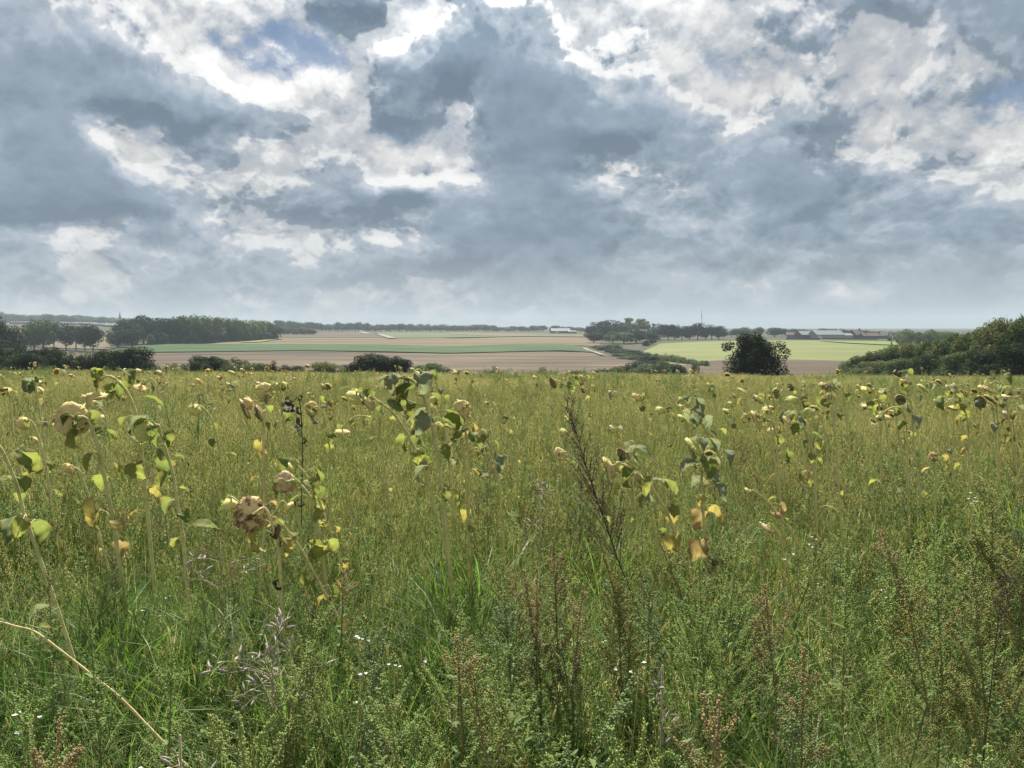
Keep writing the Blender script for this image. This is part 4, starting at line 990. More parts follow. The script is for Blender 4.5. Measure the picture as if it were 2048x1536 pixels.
# green grass close by
thin = lambda s_, sd: (lambda x, y: .22 + .78 * sst(vnoise(x + 90, y + 90, s_, sd), .30, .58))
Q = np.concatenate([points(64, 1.4, 2.4, (0, ng), (.45, .85)), points(34, 1.4, 2.6, (ng, ng + nf), (.50, .90)), points(72, 2.3, 4.4, (0, ng), (.75, 1.2), keep=thin(2.2, 71)), points(46, 2.4, 5.5, (ng, ng + nf), (.75, 1.2), keep=thin(1.9, 72)), points(38, 4.2, 9.0, (ng, ng + nf), (.75, 1.1)), points(24, 4.0, 9.0, (0, ng), (.7, 1.05))])
lush = lambda x, y: sst(vnoise(x + 40, y + 40, .9, 51), .45, .68)
Q = np.concatenate([Q, points(24, 1.7, 5.5, (ng + nf, ng + nf + 4), (.75, 1.35), keep=lush), points(10, 5.5, 9.5, (ng + nf, ng + nf + 4), (.7, 1.1), keep=lush)])
scatter('meadow_grass', P_near + P_nfox + P_lush, Q, label='green grass and foxtails covering the near meadow')
gap = lambda s_, sd: (lambda x, y: .30 + .70 * sst(vnoise(x + 90, y + 90, s_, sd), .28, .62))
Q = np.concatenate([points(42, 5.0, 11, (0, nm), (.8, 1.2), keep=gap(1.3, 41)), points(18, 9, 24, (0, nm), (.85, 1.25), keep=patch(.45, .35, .65, 45)), points(30, 5.5, 13, (nm, nm + no_), (.75, 1.15), keep=gap(.9, 42)), points(30, 11, 28, (nm, nm + no_), (.8, 1.25), keep=gap(.6, 43)),
                    points(11, 24, 46, (nm + no_, nm + no_ + nfar), (.85, 1.15)), points(8, 46, 84, (nm + no_, nm + no_ + nfar), (.9, 1.2))])
scatter('olive_meadow_grass', P_mid + P_olive + P_far, Q, label='olive foxtail grass spreading over the meadow to its crest')
# goosefoot and leafy weeds filling in between
nw = len(P_weed)
right = lambda x, y: np.clip(0.5 + 0.5 * sst(x / np.maximum(y, .5), -.15, .4), 0, 1)
Q = np.concatenate([points(25, 1.6, 4.0, (0, nw), (.65, 1.35), wind=.15, keep=lambda x, y: right(x, y) * (.25 + .75 * sst(vnoise(x, y, 1.1, 3), .35, .65))),
                    points(18, 3.8, 9.0, (0, nw), (.7, 1.3), wind=.15, keep=lambda x, y: (.25 + .75 * right(x, y)) * sst(vnoise(x, y, .7, 4), .40, .62)),
                    points(5.0, 9, 45, (0, nw), (.8, 1.3), keep=patch(.35, .5, .7, 9)), points(2.2, 7, 50, (0, 4), (1.1, 1.7), keep=patch(.22, .58, .72, 19))])
scatter('goosefoot_weeds', P_weed, Q, label='pale goosefoot weeds mixed through the meadow')
Q = np.concatenate([points(15, 0.95, 4.5, (0, len(P_leafy)), (.45, .8)), points(5, 4.5, 9, (0, len(P_leafy)), (.5, .9))])
scatter('broadleaf_weeds', P_leafy, Q, label='low broad-leaved weeds at the base of the grass')
Q = np.concatenate([points(9, 1.6, 2.7, (0, nd), (.55, .95), tilt=.22, wind=.45, keep=lambda x, y: sst(x, -.1, .4)), points(1.2, 1.9, 7, (0, nd), (.6, .9), tilt=.3)])
Qv = np.concatenate([points(80, 1.6, 2.75, (nd, nd + 4), (.6, 1.0), tilt=.2, wind=-.20, keep=lambda x, y: sst(x - .36 * y, -.15, .45)), points(9, 1.5, 3.4, (nd, nd + 4), (.5, .95), tilt=.2)])
scatter('dry_straw_grass', P_dry + P_verge, np.concatenate([Q, Qv]), label='thin dry straw blades leaning over the near verge')
Q = np.concatenate([points(1.6, 1.6, 5, (0, 3), (.7, 1.0), keep=patch(1.0, .5, .75, 6)), points(3.0, 3.2, 6.5, (0, 3), (.8, 1.0), keep=lambda x, y: sst(x / y, .25, .4) * sst(vnoise(x, y, .8, 8), .4, .7))])
scatter('white_flower_weeds', P_white, Q, label='small white flowers dotted through the near grass')
# ---------------------------------------------------------------- sunflowers, each a thing with stem, leaves and head
def blotched(name, base, spot, amount=0.5, scale=40.0, rough=0.75, trans=0.12):
    t = NT(name)
    f = t.noise(scale, 4.0, 0.6)
    m = t.n('ShaderNodeMapRange'); m.inputs[1].default_value = amount - .07; m.inputs[2].default_value = amount + .07; t.l(f, m.inputs[0])
    c = t.mix(m.outputs[0], base, spot)
    c = t.mix(t.noise(14.0, 3.0), c, (.74, .76, .72), 'MULTIPLY')
    p = t.bsdf(c, rough, .15, bump=f, dist=.004, strength=.5)
    tr = t.n('ShaderNodeBsdfTranslucent'); t.l(c, tr.inputs[0])
    ms = t.n('ShaderNodeMixShader'); ms.inputs[0].default_value = trans; t.l(p.outputs[0], ms.inputs[1]); t.l(tr.outputs[0], ms.inputs[2])
    return t.out(ms)
m_sf_stem = blotched('sunflower_stem', (.58, .55, .26), (.46, .46, .19), .55, 25.0, trans=.2)
m_sf_stem_y = blotched('sunflower_stem_yellow', (.64, .55, .28), (.42, .34, .17), .62, 30.0, trans=.2)
m_sf_stem_d = blotched('sunflower_stem_dead', (.045, .036, .03), (.08, .06, .045), .5, 30.0)
HEADM = {'cream': blotched('head_cream', (.80, .66, .31), (.62, .49, .20), .60, trans=.38), 'yellow': blotched('head_yellow', (.74, .70, .28), (.58, .58, .20), .58, trans=.42),
         'mottled': blotched('head_mottled', (.76, .60, .29), (.16, .09, .055), .54, 22.0, trans=.3), 'pink': blotched('head_pinkish', (.78, .63, .40), (.52, .36, .22), .55, 30.0, trans=.35),
         'green': blotched('head_green', (.18, .23, .085), (.12, .17, .06), .5), 'dead': blotched('head_dead', (.05, .036, .028), (.08, .06, .045), .5)}
BRACTM = {'cream': foliage('bract_cream', [(.64, .54, .28), (.54, .44, .20)], trans=.4), 'yellow': foliage('bract_yellow', [(.60, .58, .20), (.52, .53, .16)], trans=.42), 'mottled': foliage('bract_brown', [(.30, .18, .09), (.16, .09, .05)], trans=.2),
          'pink': foliage('bract_pink', [(.46, .31, .20), (.33, .21, .13)], trans=.25), 'green': foliage('bract_green', [(.16, .22, .075), (.20, .25, .09)], trans=.35), 'dead': foliage('bract_dead', [(.05, .036, .028), (.08, .06, .045)], trans=.1)}
m_face = blotched('seed_face', (.16, .12, .06), (.32, .26, .11), .52, 90.0, .9, .0)
m_petal = foliage('yellow_petals', [(.50, .31, .03), (.56, .37, .05)], trans=.35)
VN = dict(rough=.7, spec=.10, fine=18.0)
SLEAF = {'green': foliage('sf_leaf_green', [(.135, .185, .05), (.18, .22, .06), (.22, .24, .07)], trans=.50, veins=(.22, .26, .10), **VN), 'grey': foliage('sf_leaf_greyish', [(.18, .215, .12), (.225, .255, .15)], trans=.42, veins=(.28, .31, .19), **VN),
         'lime': foliage('sf_leaf_lime', [(.21, .25, .06), (.27, .28, .075)], trans=.52, veins=(.34, .34, .12), **VN), 'yellow': foliage('sf_leaf_yellow', [(.36, .31, .085), (.43, .36, .11)], trans=.40, veins=(.50, .44, .18), **VN),
         'ochre': foliage('sf_leaf_ochre', [(.40, .30, .13), (.34, .24, .11)], trans=.35, veins=(.48, .38, .18), **VN), 'dry': foliage('sf_leaf_dry', [(.05, .037, .030), (.08, .057, .045)], trans=.1, rough=.9, spec=.08)}

def sf_leaf_mesh(seed, petiole=.09, L_=.15, W_=.12, droop=1.0, curl=.3, crumple=1.0):
    """Heart-shaped leaf on an arching stalk; grows from the origin along +x, blade hanging by droop (radians)."""
    rng = random.Random(seed); b = MB()
    p1 = Vector((petiole * .55, 0, petiole * .42)); p2 = Vector((petiole, 0, petiole * .40))
    b.tube([(0, 0, 0), p1 * .5, p1, p2], [.0032, .0028, .0024, .0018], 5, 1, cap=False)
    nu, nv = 13, 8; vs = []; uvs = []; a = -droop * .25; c = Vector(p2); tw = rng.uniform(-.6, .6)
    ph = [rng.uniform(0, 6.28) for _ in range(6)]
    for i in range(nu):
        t = i / (nu - 1); w = W_ * .5 * (1.0 if t > .0 else .55) * ((min(1, .62 + 1.6 * t) if t < .24 else 1.0) * (1 - max(0, (t - .22) / .78) ** 1.35) + .012)
        if i:
            a += -droop * 1.05 / (nu - 1) * 1.1; c = c + Vector((math.cos(a), 0, math.sin(a))) * L_ / (nu - 1)
        n = Vector((-math.sin(a), 0, math.cos(a)))
        for j in range(nv + 1):
            s = j / nv * 2 - 1
            ww = w * (1 + .10 * abs(s) ** 6 * math.sin(i * 2.6 + ph[0] + s) + (rng.gauss(0, .05) if abs(s) > .9 else 0))     # toothed margin
            back = -.16 * L_ * (abs(s) ** 1.3) * max(0, 1 - t * 3.2)                    # lobes reach back beside the stalk
            z = curl * w * abs(s) ** 1.2 + tw * s * w * .5 * t + crumple * L_ * (.035 * math.sin(t * 9 + ph[1] + 2 * s) * abs(s) + .022 * math.sin(t * 17 + ph[2] - 4 * s) + .03 * math.sin(s * 5 + ph[3] + 5 * t) * s * s) - .02 * L_ * abs(math.sin((t - .28 * abs(s)) * 10)) * abs(s)
            vs.append(c + Vector((math.cos(a), 0, math.sin(a))) * back + Vector((0, 1, 0)) * s * ww * math.cos(curl * .6) + n * z); uvs.append((t, j / nv))
    fs = [(i * (nv + 1) + j, i * (nv + 1) + j + 1, (i + 1) * (nv + 1) + j + 1, (i + 1) * (nv + 1) + j) for i in range(nu - 1) for j in range(nv)]
    k0 = len(b.v); b.add(vs, fs, 0)
    me = b.mesh('leaf', [SLEAF['green'], m_sf_stem]); ul = me.uv_layers.new(name='UVMap')
    for lp in me.loops:
        if lp.vertex_index >= k0: ul.data[lp.index].uv = uvs[lp.vertex_index - k0]
    return me
LEAVES = [sf_leaf_mesh(i, petiole=.07 + .012 * (i % 4), L_=.15, W_=.10 + .012 * (i % 3), droop=(1.2, 1.7, 2.1, .8, 1.5, 2.4, 1.9, 1.3)[i % 8], curl=(.35, -.25, .6, .2, -.35, .8, .45, .5)[i % 8], crumple=(.8, 1.2, 1.5, .7, 1.1, 1.8, 1.3, 1.0)[i % 8]) for i in range(8)]
DRYLEAF = [sf_leaf_mesh(30 + i, petiole=.03, L_=.11, W_=.05, droop=2.6, curl=1.3, crumple=2.5) for i in range(3)]

def head_parts(seed, R_, style):
    """(receptacle, bracts, face, petals) builders. The face looks along +z, the neck joins at the origin."""
    rng = random.Random(seed); rec, br, fc, pt = MB(), MB(), MB(), MB(); n = 20
    prof = {'disc': [(0, .10), (.05, .22), (.12, .50), (.20, .78), (.30, .97), (.40, 1.0), (.46, .93)],
            'trumpet': [(0, .07), (.45, .11), (.72, .22), (.90, .50), (1.0, .84), (1.08, 1.0), (1.16, .95)],
            'cup': [(0, .12), (.10, .40), (.25, .72), (.45, .92), (.62, .95), (.74, .82)],
            'bud': [(0, .12), (.12, .55), (.35, .9), (.6, .85), (.8, .55)]}[style]
    vs = []
    ph = [rng.uniform(0, 6.28) for _ in range(4)]
    for k, (z, r) in enumerate(prof):
        for j in range(n):
            a = 6.2832 * j / n; q = 1 + .07 * math.sin(3 * a + ph[0]) * r + .05 * math.sin(7 * a + ph[1] + k) * r + rng.gauss(0, .015)
            vs.append((R_ * r * q * math.cos(a), R_ * r * q * math.sin(a) * .96, R_ * (z + .05 * math.sin(2 * a + ph[2]) * r + rng.gauss(0, .008))))
    m = len(prof)
    rec.add(vs, [(i * n + j, i * n + (j + 1) % n, (i + 1) * n + (j + 1) % n, (i + 1) * n + j) for i in range(m - 1) for j in range(n)])
    ztop, rt = prof[-1]
    fv = [(0, 0, R_ * (ztop + (.10 if style != 'trumpet' else .02)))] + [(R_ * rt * .6 * math.cos(6.2832 * j / n), R_ * rt * .6 * math.sin(6.2832 * j / n), R_ * (ztop + .07)) for j in range(n)] + [(R_ * rt * math.cos(6.2832 * j / n), R_ * rt * math.sin(6.2832 * j / n), R_ * (ztop - .01)) for j in range(n)]
    fc.add(fv, [(0, 1 + j, 1 + (j + 1) % n) for j in range(n)] + [(1 + j, 1 + n + j, 1 + n + (j + 1) % n, 1 + (j + 1) % n) for j in range(n)])
    z0 = {'disc': .24, 'trumpet': 1.0, 'cup': .4, 'bud': .3}[style]; r0 = {'disc': .86, 'trumpet': .9, 'cup': .9, 'bud': .9}[style]
    def tongue(B, a, r, z, L_, W_, out, upz, curl):
        ca, sa = math.cos(a), math.sin(a); vs = []
        for i, (t, w) in enumerate(((0, .8), (.4, 1), (.75, .55), (1, .05))):
            rr = r + out * L_ * t; zz = z + upz * L_ * t + curl * L_ * t * t
            for s in (-1, 0, 1):
                vs.append((ca * rr - sa * s * W_ * w * .5, sa * rr + ca * s * W_ * w * .5, zz - .12 * W_ * abs(s)))
        B.add(vs, [(3 * i + j, 3 * i + j + 1, 3 * i + j + 4, 3 * i + j + 3) for i in range(3) for j in range(2)])
    for ring in range(3 if style in ('bud', 'cup') else 2):
        for j in range(17):
            a = 6.2832 * (j + .5 * ring) / 17 + rng.gauss(0, .08)
            tongue(br, a, R_ * (r0 - .16 * ring), R_ * (z0 - .07 * ring), R_ * rng.uniform(.25, .55), R_ * rng.uniform(.12, .20), rng.uniform(.2, .85), rng.uniform(.0, .9) if style != 'bud' else rng.uniform(.5, 1.2), rng.uniform(-.5, .3))
    for j in range(20):
        a = 6.2832 * j / 20 + rng.gauss(0, .06); tongue(pt, a, R_ * .9, R_ * (ztop - .02), R_ * rng.uniform(.35, .9), R_ * .22, rng.uniform(.6, 1), rng.uniform(-.3, .5), rng.uniform(-.5, .4))
    return rec, br, fc, pt
HEADMESH = {}
for st_ in ('disc', 'trumpet', 'cup', 'bud'):
    HEADMESH[st_] = []
    for v_ in range(3):
        rec, br, fc, pt = head_parts(400 + v_ * 7 + len(st_), 1.0, st_)
        HEADMESH[st_].append((rec.mesh('receptacle', [HEADM['cream']]), br.mesh('bracts', [BRACTM['cream']]), fc.mesh('seed_face', [m_face]), pt.mesh('petals', [m_petal])))

def setmat(o, i, m):
    o.material_slots[i].link = 'OBJECT'; o.material_slots[i].material = m
def spline(P_, n=6):
    P_ = [Vector(p) for p in P_]; Q = [P_[0] * 2 - P_[1]] + P_ + [P_[-1] * 2 - P_[-2]]; out = []
    for i in range(1, len(Q) - 2):
        a, b, c, d = Q[i - 1:i + 3]
        for k in range(n):
            t = k / n; out.append(.5 * ((2 * b) + (c - a) * t + (2 * a - 5 * b + 4 * c - d) * t * t + (3 * b - a - 3 * c + d) * t ** 3))
    return out + [P_[-1]]
FACING = {'L': (-.80, .35, -.48), 'LD': (-.5, .25, -.85), 'D': (-.10, .12, -1), 'A': (-.25, .85, -.35), 'AL': (-.60, .70, -.30), 'C': (.1, -.95, .15), 'R': (.75, .1, -.5), 'LC': (-.75, -.45, -.25), 'U': (-.4, .1, .9), 'CD': (-.1, -.6, -.75)}
srng = random.Random(909)
def facing(k):
    v = Vector(FACING[k]) + Vector((srng.gauss(0, .1), srng.gauss(0, .1), srng.gauss(0, .08))); return v.normalized()
def put_head(parent, pos, f, R_, style, mat, petals=False, face=True, label=None):
    """A flower head whose middle is at pos, looking along f; returns the neck point."""
    zmid = {'disc': .25, 'trumpet': .75, 'cup': .4, 'bud': .4}[style]
    me = srng.choice(HEADMESH[style]); q = f.to_track_quat('Z', 'Y'); neck = pos - f * R_ * zmid
    h = obj('flower_head', me[0], parent); h.rotation_mode = 'QUATERNION'
    h.location = neck - Vector(parent.location); h.rotation_quaternion = q @ Euler((0, 0, srng.uniform(0, 6.28))).to_quaternion(); h.scale = (R_,) * 3
    setmat(h, 0, HEADM[mat])
    b = tag(obj('bracts', me[1], h), kind='stuff'); setmat(b, 0, BRACTM[mat])
    if face: obj('seed_face', me[2], h)
    if petals: tag(obj('petals', me[3], h), kind='stuff')
    if label: h['label'] = label
    return neck
def put_leaf(parent, pos, az, size, col, mesh=None, pitch=0.0, dry=False):
    l = obj('leaf', mesh or srng.choice(DRYLEAF if dry else LEAVES), parent)
    l.location = Vector(pos) - Vector(parent.location); l.rotation_euler = (srng.gauss(0, .25), pitch + srng.gauss(0, .25), az); l.scale = (size * .76,) * 3
    setmat(l, 0, SLEAF[col]); setmat(l, 1, m_sf_stem_d if dry else m_sf_stem)
    return l

def sunflower(label, D_, stem, heads, leaves='ggggyo', nleaf=7, lsize=.9, rad=.0085, stem_mat=None, leaf_span=(.10, .80), depth_lean=0.0, extra=()):
    """stem: pixels from the neck downwards. heads: (px, py, diameter in px, facing, style, material, petals). leaves: colours from top to bottom."""
    pts = [at(px, py, D_ + depth_lean * i) for i, (px, py) in enumerate(stem)]
    a, b_ = pts[-2], pts[-1]; d = (b_ - a).normalized()
    if d.z > -.35: d = Vector((d.x, d.y, -.7)).normalized()
    p = Vector(b_); k = 0
    while p.z > gz(p.x, p.y) and k < 80: p = p + d * .05; d = (d + Vector((0, 0, -.03))).normalized(); k += 1
    base = Vector((p.x, p.y, gz(p.x, p.y))); mid = b_.lerp(base, .5) + Vector((srng.gauss(0, .01), srng.gauss(0, .02), 0))
    root = empty('sunflower', base); tag(root, label, 'sunflower', 'faded sunflowers of the near meadow')
    line = pts + [mid, base]
    if heads:
        px, py, dia, fc_, style, mt, pet = heads[0]; R_ = dia * .55 / FPX * D_; f = facing(fc_); pos = at(px, py, D_)
        neck = put_head(root, pos, f, R_, style, mt, pet)
        line = [neck + f * R_ * .06, neck - f * min(.03, R_ * .4)] + line
    C_ = spline(line, 6); n = len(C_)
    S = MB(); S.tube([c - base for c in C_], [rad * (.55 + .55 * (i / (n - 1)) ** .6) * (1 + .10 * math.sin(i * 2.1)) for i in range(n)], 8, 0)
    so = obj('stem', S.mesh('stem', [stem_mat or m_sf_stem]), root)
    for hx in heads[1:]:
        px, py, dia, fc_, style, mt, pet = hx; R_ = dia * .55 / FPX * D_; f = facing(fc_); pos = at(px, py, D_ + srng.uniform(-.05, .05))
        neck = put_head(root, pos, f, R_, style, mt, pet)
        j = min(range(n), key=lambda i: (C_[i] - neck).length + max(0, C_[i].z - neck.z) * 1.5)
        t_ = C_[min(n - 1, j + 2)]
        T = MB(); T.tube([q - base for q in spline([neck + f * R_ * .05, neck - f * .03, neck.lerp(t_, .6) + Vector((0, 0, .01)), t_], 5)], [rad * .45] * 16, 6, 0); obj('side_stem', T.mesh('side_stem', [stem_mat or m_sf_stem]), root)
    key = {'g': 'green', 'a': 'grey', 'l': 'lime', 'y': 'yellow', 'o': 'ochre', 'd': 'dry'}
    az = srng.uniform(0, 6.28); nleaf = max(2, round(nleaf * 1.05))
    for i in range(nleaf):
        t = leaf_span[0] + (leaf_span[1] - leaf_span[0]) * (i + srng.uniform(-.25, .25)) / max(1, nleaf - 1); t = min(.95, max(.04, t))
        ch = leaves[min(len(leaves) - 1, int(t * len(leaves)))]
        az += 2.4 + srng.gauss(0, .4)
        put_leaf(root, C_[min(n - 1, int(t * n))], az, lsize * srng.uniform(.55, 1.15) * (.75 if t < .2 else 1), key[ch], dry=ch == 'd')
    for px, py, az_, sz, ch in extra:                     # leaves with a place of their own
        q = at(px, py, D_); j = min(range(n), key=lambda i: (C_[i] - q).length); put_leaf(root, C_[j], az_, sz, key[ch], pitch=-.1)
    return root

SF = sunflower
SF('green sunflower with a budding green head at the far left', 5.6, [(74, 790), (80, 830), (88, 880), (93, 940)], [(60, 768, 30, 'L', 'bud', 'green', False), (74, 758, 15, 'LC', 'bud', 'green', False)], 'gagaglly', 8, .8)
SF('small pale nodding sunflower under the green budding one', 5.2, [(62, 842), (72, 858), (82, 890), (93, 940)], [(48, 846, 26, 'L', 'cup', 'cream', False)], 'agly', 6, .7, .007)
SF('tall arched sunflower with a trumpet-shaped head hanging face down', 4.3, [(203, 757), (220, 753), (240, 767), (260, 795), (275, 840), (282, 895), (288, 957), (295, 1025)], [(196, 783, 52, 'D', 'trumpet', 'cream', False)], 'lggggglyyo', 13, 1.05, .0095, extra=((212, 750, 2.6, .8, 'l'), (245, 770, 4.2, .9, 'l')))
SF('large cream-backed sunflower with a leaf lying over its head', 4.0, [(174, 838), (190, 875), (202, 920), (212, 970), (225, 1032), (230, 1065)], [(146, 838, 64, 'AL', 'disc', 'cream', False)], 'gggllyyoo', 13, 1.15, .0105, extra=((176, 836, 3.3, 1.0, 'g'), (170, 836, 2.9, .8, 'l')))
SF('small bell-shaped sunflower head hanging behind the two big left ones', 5.8, [(200, 814), (207, 822), (214, 850), (220, 900)], [(193, 829, 28, 'D', 'trumpet', 'cream', False)], 'agl', 4, .7, .006)
SF('leafy sunflower with a cream head partly behind a green leaf', 4.0, [(316, 850), (322, 870), (330, 895), (345, 945), (352, 995), (362, 1045), (367, 1090)], [(291, 862, 46, 'L', 'disc', 'yellow', False)], 'ggagglglyl', 14, 1.1, .009, extra=((318, 852, 3.3, .9, 'g'),))
SF('thin sunflower with a small sideways head on an arched neck', 5.8, [(291, 766), (302, 757), (312, 770), (320, 795), (330, 850)], [(282, 772, 24, 'LD', 'trumpet', 'cream', False)], 'agag', 6, .75, .006)
SF('sunflower with a shaggy yellow head and hanging leaves left of the pair of brown heads', 5.4, [(402, 812), (420, 832), (430, 860), (440, 900), (452, 945)], [(390, 819, 26, 'L', 'cup', 'yellow', False)], 'aagggl', 7, .75, .007)
SF('headless big-leaved sunflower stalk leaning in at the left edge', 3.1, [(-12, 880), (2, 897), (18, 930), (35, 975), (48, 1030), (56, 1050)], [], 'aggglgag', 8, 1.0, .0075, extra=((20, 935, .6, 1.0, 'l'), (10, 930, 3.4, 1.2, 'a'), (38, 985, 3.0, 1.2, 'g'), (50, 1040, 2.8, 1.2, 'a')))
SF('fallen bare yellow sunflower stalk across the lower left grass', 2.7, [(-20, 1238), (30, 1252), (70, 1264), (120, 1300), (190, 1355), (250, 1405)], [], 'lld', 2, .5, .0048, m_sf_stem_y)
SF('little cream sunflower head low between the two left stems', 4.6, [(147, 935), (158, 940), (166, 960), (180, 1000)], [(136, 936, 22, 'L', 'cup', 'cream', False)], 'lyy', 3, .6, .006)
SF('big foreground sunflower with a mottled brown back and dry black leaves', 3.6, [(528, 1016), (540, 1035), (550, 1062), (557, 1095), (562, 1180), (567, 1260), (569, 1310)], [(503, 1028, 66, 'AL', 'disc', 'mottled', False), (461, 1008, 32, 'LD', 'cup', 'yellow', False), (578, 1012, 22, 'R', 'cup', 'cream', False)], 'yoddddd', 7, .95, .0095, m_sf_stem_y, (.2, .8), extra=((552, 1070, 3.6, 1.1, 'y'), (556, 1085, 5.6, .9, 'y'), (548, 1058, 3.0, .9, 'o'), (470, 998, 1.8, .5, 'y')))
SF('slanting yellowish stalk with lime leaves beside the foreground sunflower', 3.65, [(548, 1032), (580, 1066), (610, 1110), (632, 1152), (655, 1195), (672, 1225)], [], 'glllyyd', 8, .85, .007, m_sf_stem_y, extra=((622, 1105, 1.0, 1.0, 'l'),))
SF('yellow-green shaggy sunflower above the foreground one', 4.2, [(588, 924), (612, 950), (630, 982), (645, 1020), (660, 1060), (672, 1098), (690, 1150)], [(569, 932, 36, 'LD', 'cup', 'yellow', False)], 'agglylyy', 11, .85, .0075)
SF('pinkish-backed sunflower just above the foreground one', 4.0, [(590, 962), (612, 982), (625, 1007), (637, 1057), (642, 1095), (650, 1150)], [(571, 965, 42, 'AL', 'disc', 'pink', False)], 'lggllyl', 11, 1.0, .0095)
SF('straight bare sunflower stem carrying two brown seed heads', 4.3, [(524, 830), (526, 860), (527, 900), (528, 990), (529, 1060)], [(519, 826, 34, 'LC', 'disc', 'pink', False), (492, 818, 42, 'LC', 'disc', 'mottled', False), (498, 806, 26, 'L', 'cup', 'cream', False)], 'lgyyo', 7, .8, .0075, m_sf_stem_y)
SF('pale yellow crumpled sunflower head above the brown pair', 5.0, [(546, 770), (556, 790), (563, 820), (568, 850), (574, 880)], [(530, 783, 36, 'AL', 'disc', 'cream', False), (553, 772, 18, 'L', 'cup', 'yellow', False)], 'lgagagl', 9, .85, .007)
SF('blackened dead sunflower with shrivelled drooping leaves', 5.0, [(590, 800), (597, 795), (602, 825), (604, 870), (605, 910)], [(579, 818, 24, 'D', 'disc', 'dead', False), (576, 806, 13, 'L', 'cup', 'dead', False)], 'dddd', 7, .8, .0032, m_sf_stem_d)
SF('cream sunflower seen from behind, right of the blackened dead one', 5.4, [(636, 815), (648, 833), (655, 860), (658, 885), (660, 920)], [(624, 817, 28, 'AL', 'disc', 'cream', False)], 'gagll', 6, .85, .007)
SF('flat sunflower head hanging on a long thin arch', 5.4, [(688, 851), (706, 835), (728, 832), (744, 842), (758, 880), (768, 930)], [(685, 862, 28, 'D', 'disc', 'cream', False)], 'glgl', 5, .7, .006)
SF('sunflower with a drooping yellow head at the left of the leafy clump', 4.5, [(728, 786), (745, 795), (770, 812), (788, 828), (810, 860), (825, 888), (840, 915), (850, 945)], [(712, 793, 36, 'LD', 'disc', 'yellow', False), (741, 806, 28, 'L', 'disc', 'cream', False)], 'ggaglglyy', 12, .95, .0085, extra=((730, 780, 2.0, .9, 'l'),))
SF('leafiest tall sunflower with a flat head and large dark leaves', 4.2, [(784, 764), (800, 756), (820, 758), (840, 777), (850, 802), (862, 840), (870, 882), (878, 932), (885, 975), (888, 1010)], [(785, 777, 32, 'D', 'disc', 'cream', False), (796, 792, 18, 'R', 'disc', 'yellow', True), (792, 808, 34, 'LD', 'disc', 'green', False)], 'ggagagagagly', 19, 1.2, .0095, extra=((886, 985, .4, 1.2, 'l'), (862, 835, .3, 1.2, 'g'), (866, 860, 2.8, 1.1, 'a')))
SF('flat-headed sunflower poking highest over the leafy clump', 5.0, [(853, 742), (866, 752), (876, 775), (884, 815), (892, 870)], [(842, 751, 28, 'LD', 'disc', 'yellow', False)], 'lglggy', 8, .85, .007)
SF('yellow-headed sunflower bending left beside the round dotted one', 4.5, [(893, 852), (907, 858), (920, 872), (928, 910), (932, 960)], [(881, 856, 26, 'L', 'cup', 'yellow', False), (868, 818, 20, 'L', 'cup', 'cream', False)], 'lyylyy', 8, .8, .007)
SF('round cream sunflower back with a black spot on a straight stem', 4.5, [(925, 830), (928, 845), (933, 875), (937, 920), (938, 990)], [(925, 817, 34, 'A', 'disc', 'cream', False), (938, 836, 12, 'A', 'cup', 'cream', False), (912, 824, 11, 'A', 'cup', 'cream', False)], 'yyyll', 8, .75, .007, m_sf_stem_y)
SF('grey-green unopened sunflower drooping left of the open grass', 4.4, [(955, 872), (968, 872), (980, 890), (988, 915), (995, 950), (1000, 990)], [(944, 874, 20, 'L', 'bud', 'green', False)], 'aagaagd', 10, .9, .007)
SF('slim sunflower with a small green bud in the middle of the meadow', 6.0, [(984, 812), (998, 828), (1008, 855), (1018, 890)], [(974, 809, 13, 'L', 'bud', 'yellow', False)], 'aglly', 6, .6, .005)
SF('slim sunflower with a round bud right of the other slim one', 6.0, [(1018, 838), (1024, 855), (1030, 875), (1036, 895)], [(1013, 834, 11, 'L', 'bud', 'green', False)], 'agly', 5, .6, .005)
SF('sunflower with a ragged brown head standing alone in mid meadow', 6.2, [(1118, 763), (1132, 772), (1142, 792), (1150, 850), (1158, 900)], [(1107, 765, 22, 'LC', 'disc', 'mottled', False)], 'lglla', 7, .85, .0065)
SF('sunflower with a small tan head right of the ragged brown one', 6.8, [(1172, 760), (1178, 780), (1184, 820), (1188, 860)], [(1165, 757, 15, 'L', 'cup', 'pink', False), (1167, 780, 13, 'LC', 'cup', 'mottled', False)], 'lglly', 6, .8, .006)
SF('small cream sunflower on a low arch in the right middle', 7.4, [(1230, 785), (1240, 787), (1250, 800), (1256, 830)], [(1223, 787, 15, 'L', 'disc', 'cream', False)], 'all', 4, .7, .005)
SF('small yellow sunflower curled over above the brown seed head', 5.6, [(1233, 856), (1246, 862), (1256, 884), (1262, 920)], [(1225, 859, 18, 'L', 'cup', 'yellow', False)], 'aal', 4, .6, .0055)
SF('cream sunflower head directly left of the dark mugwort', 4.8, [(1134, 905), (1148, 918), (1162, 935), (1176, 965), (1190, 1010)], [(1121, 908, 27, 'AL', 'disc', 'cream', False)], 'lgyl', 5, .7, .0065)
SF('leaning sunflower with a pale crumpled head right of the mugwort', 4.1, [(1237, 925), (1262, 937), (1280, 952), (1300, 972), (1315, 992), (1330, 1017), (1345, 1050), (1362, 1095)], [(1220, 934, 44, 'L', 'disc', 'cream', False)], 'lglagyyo', 9, 1.05, .0085, m_sf_stem_y, extra=((1300, 970, .5, 1.2, 'g'), (1290, 962, 3.4, 1.1, 'g')))
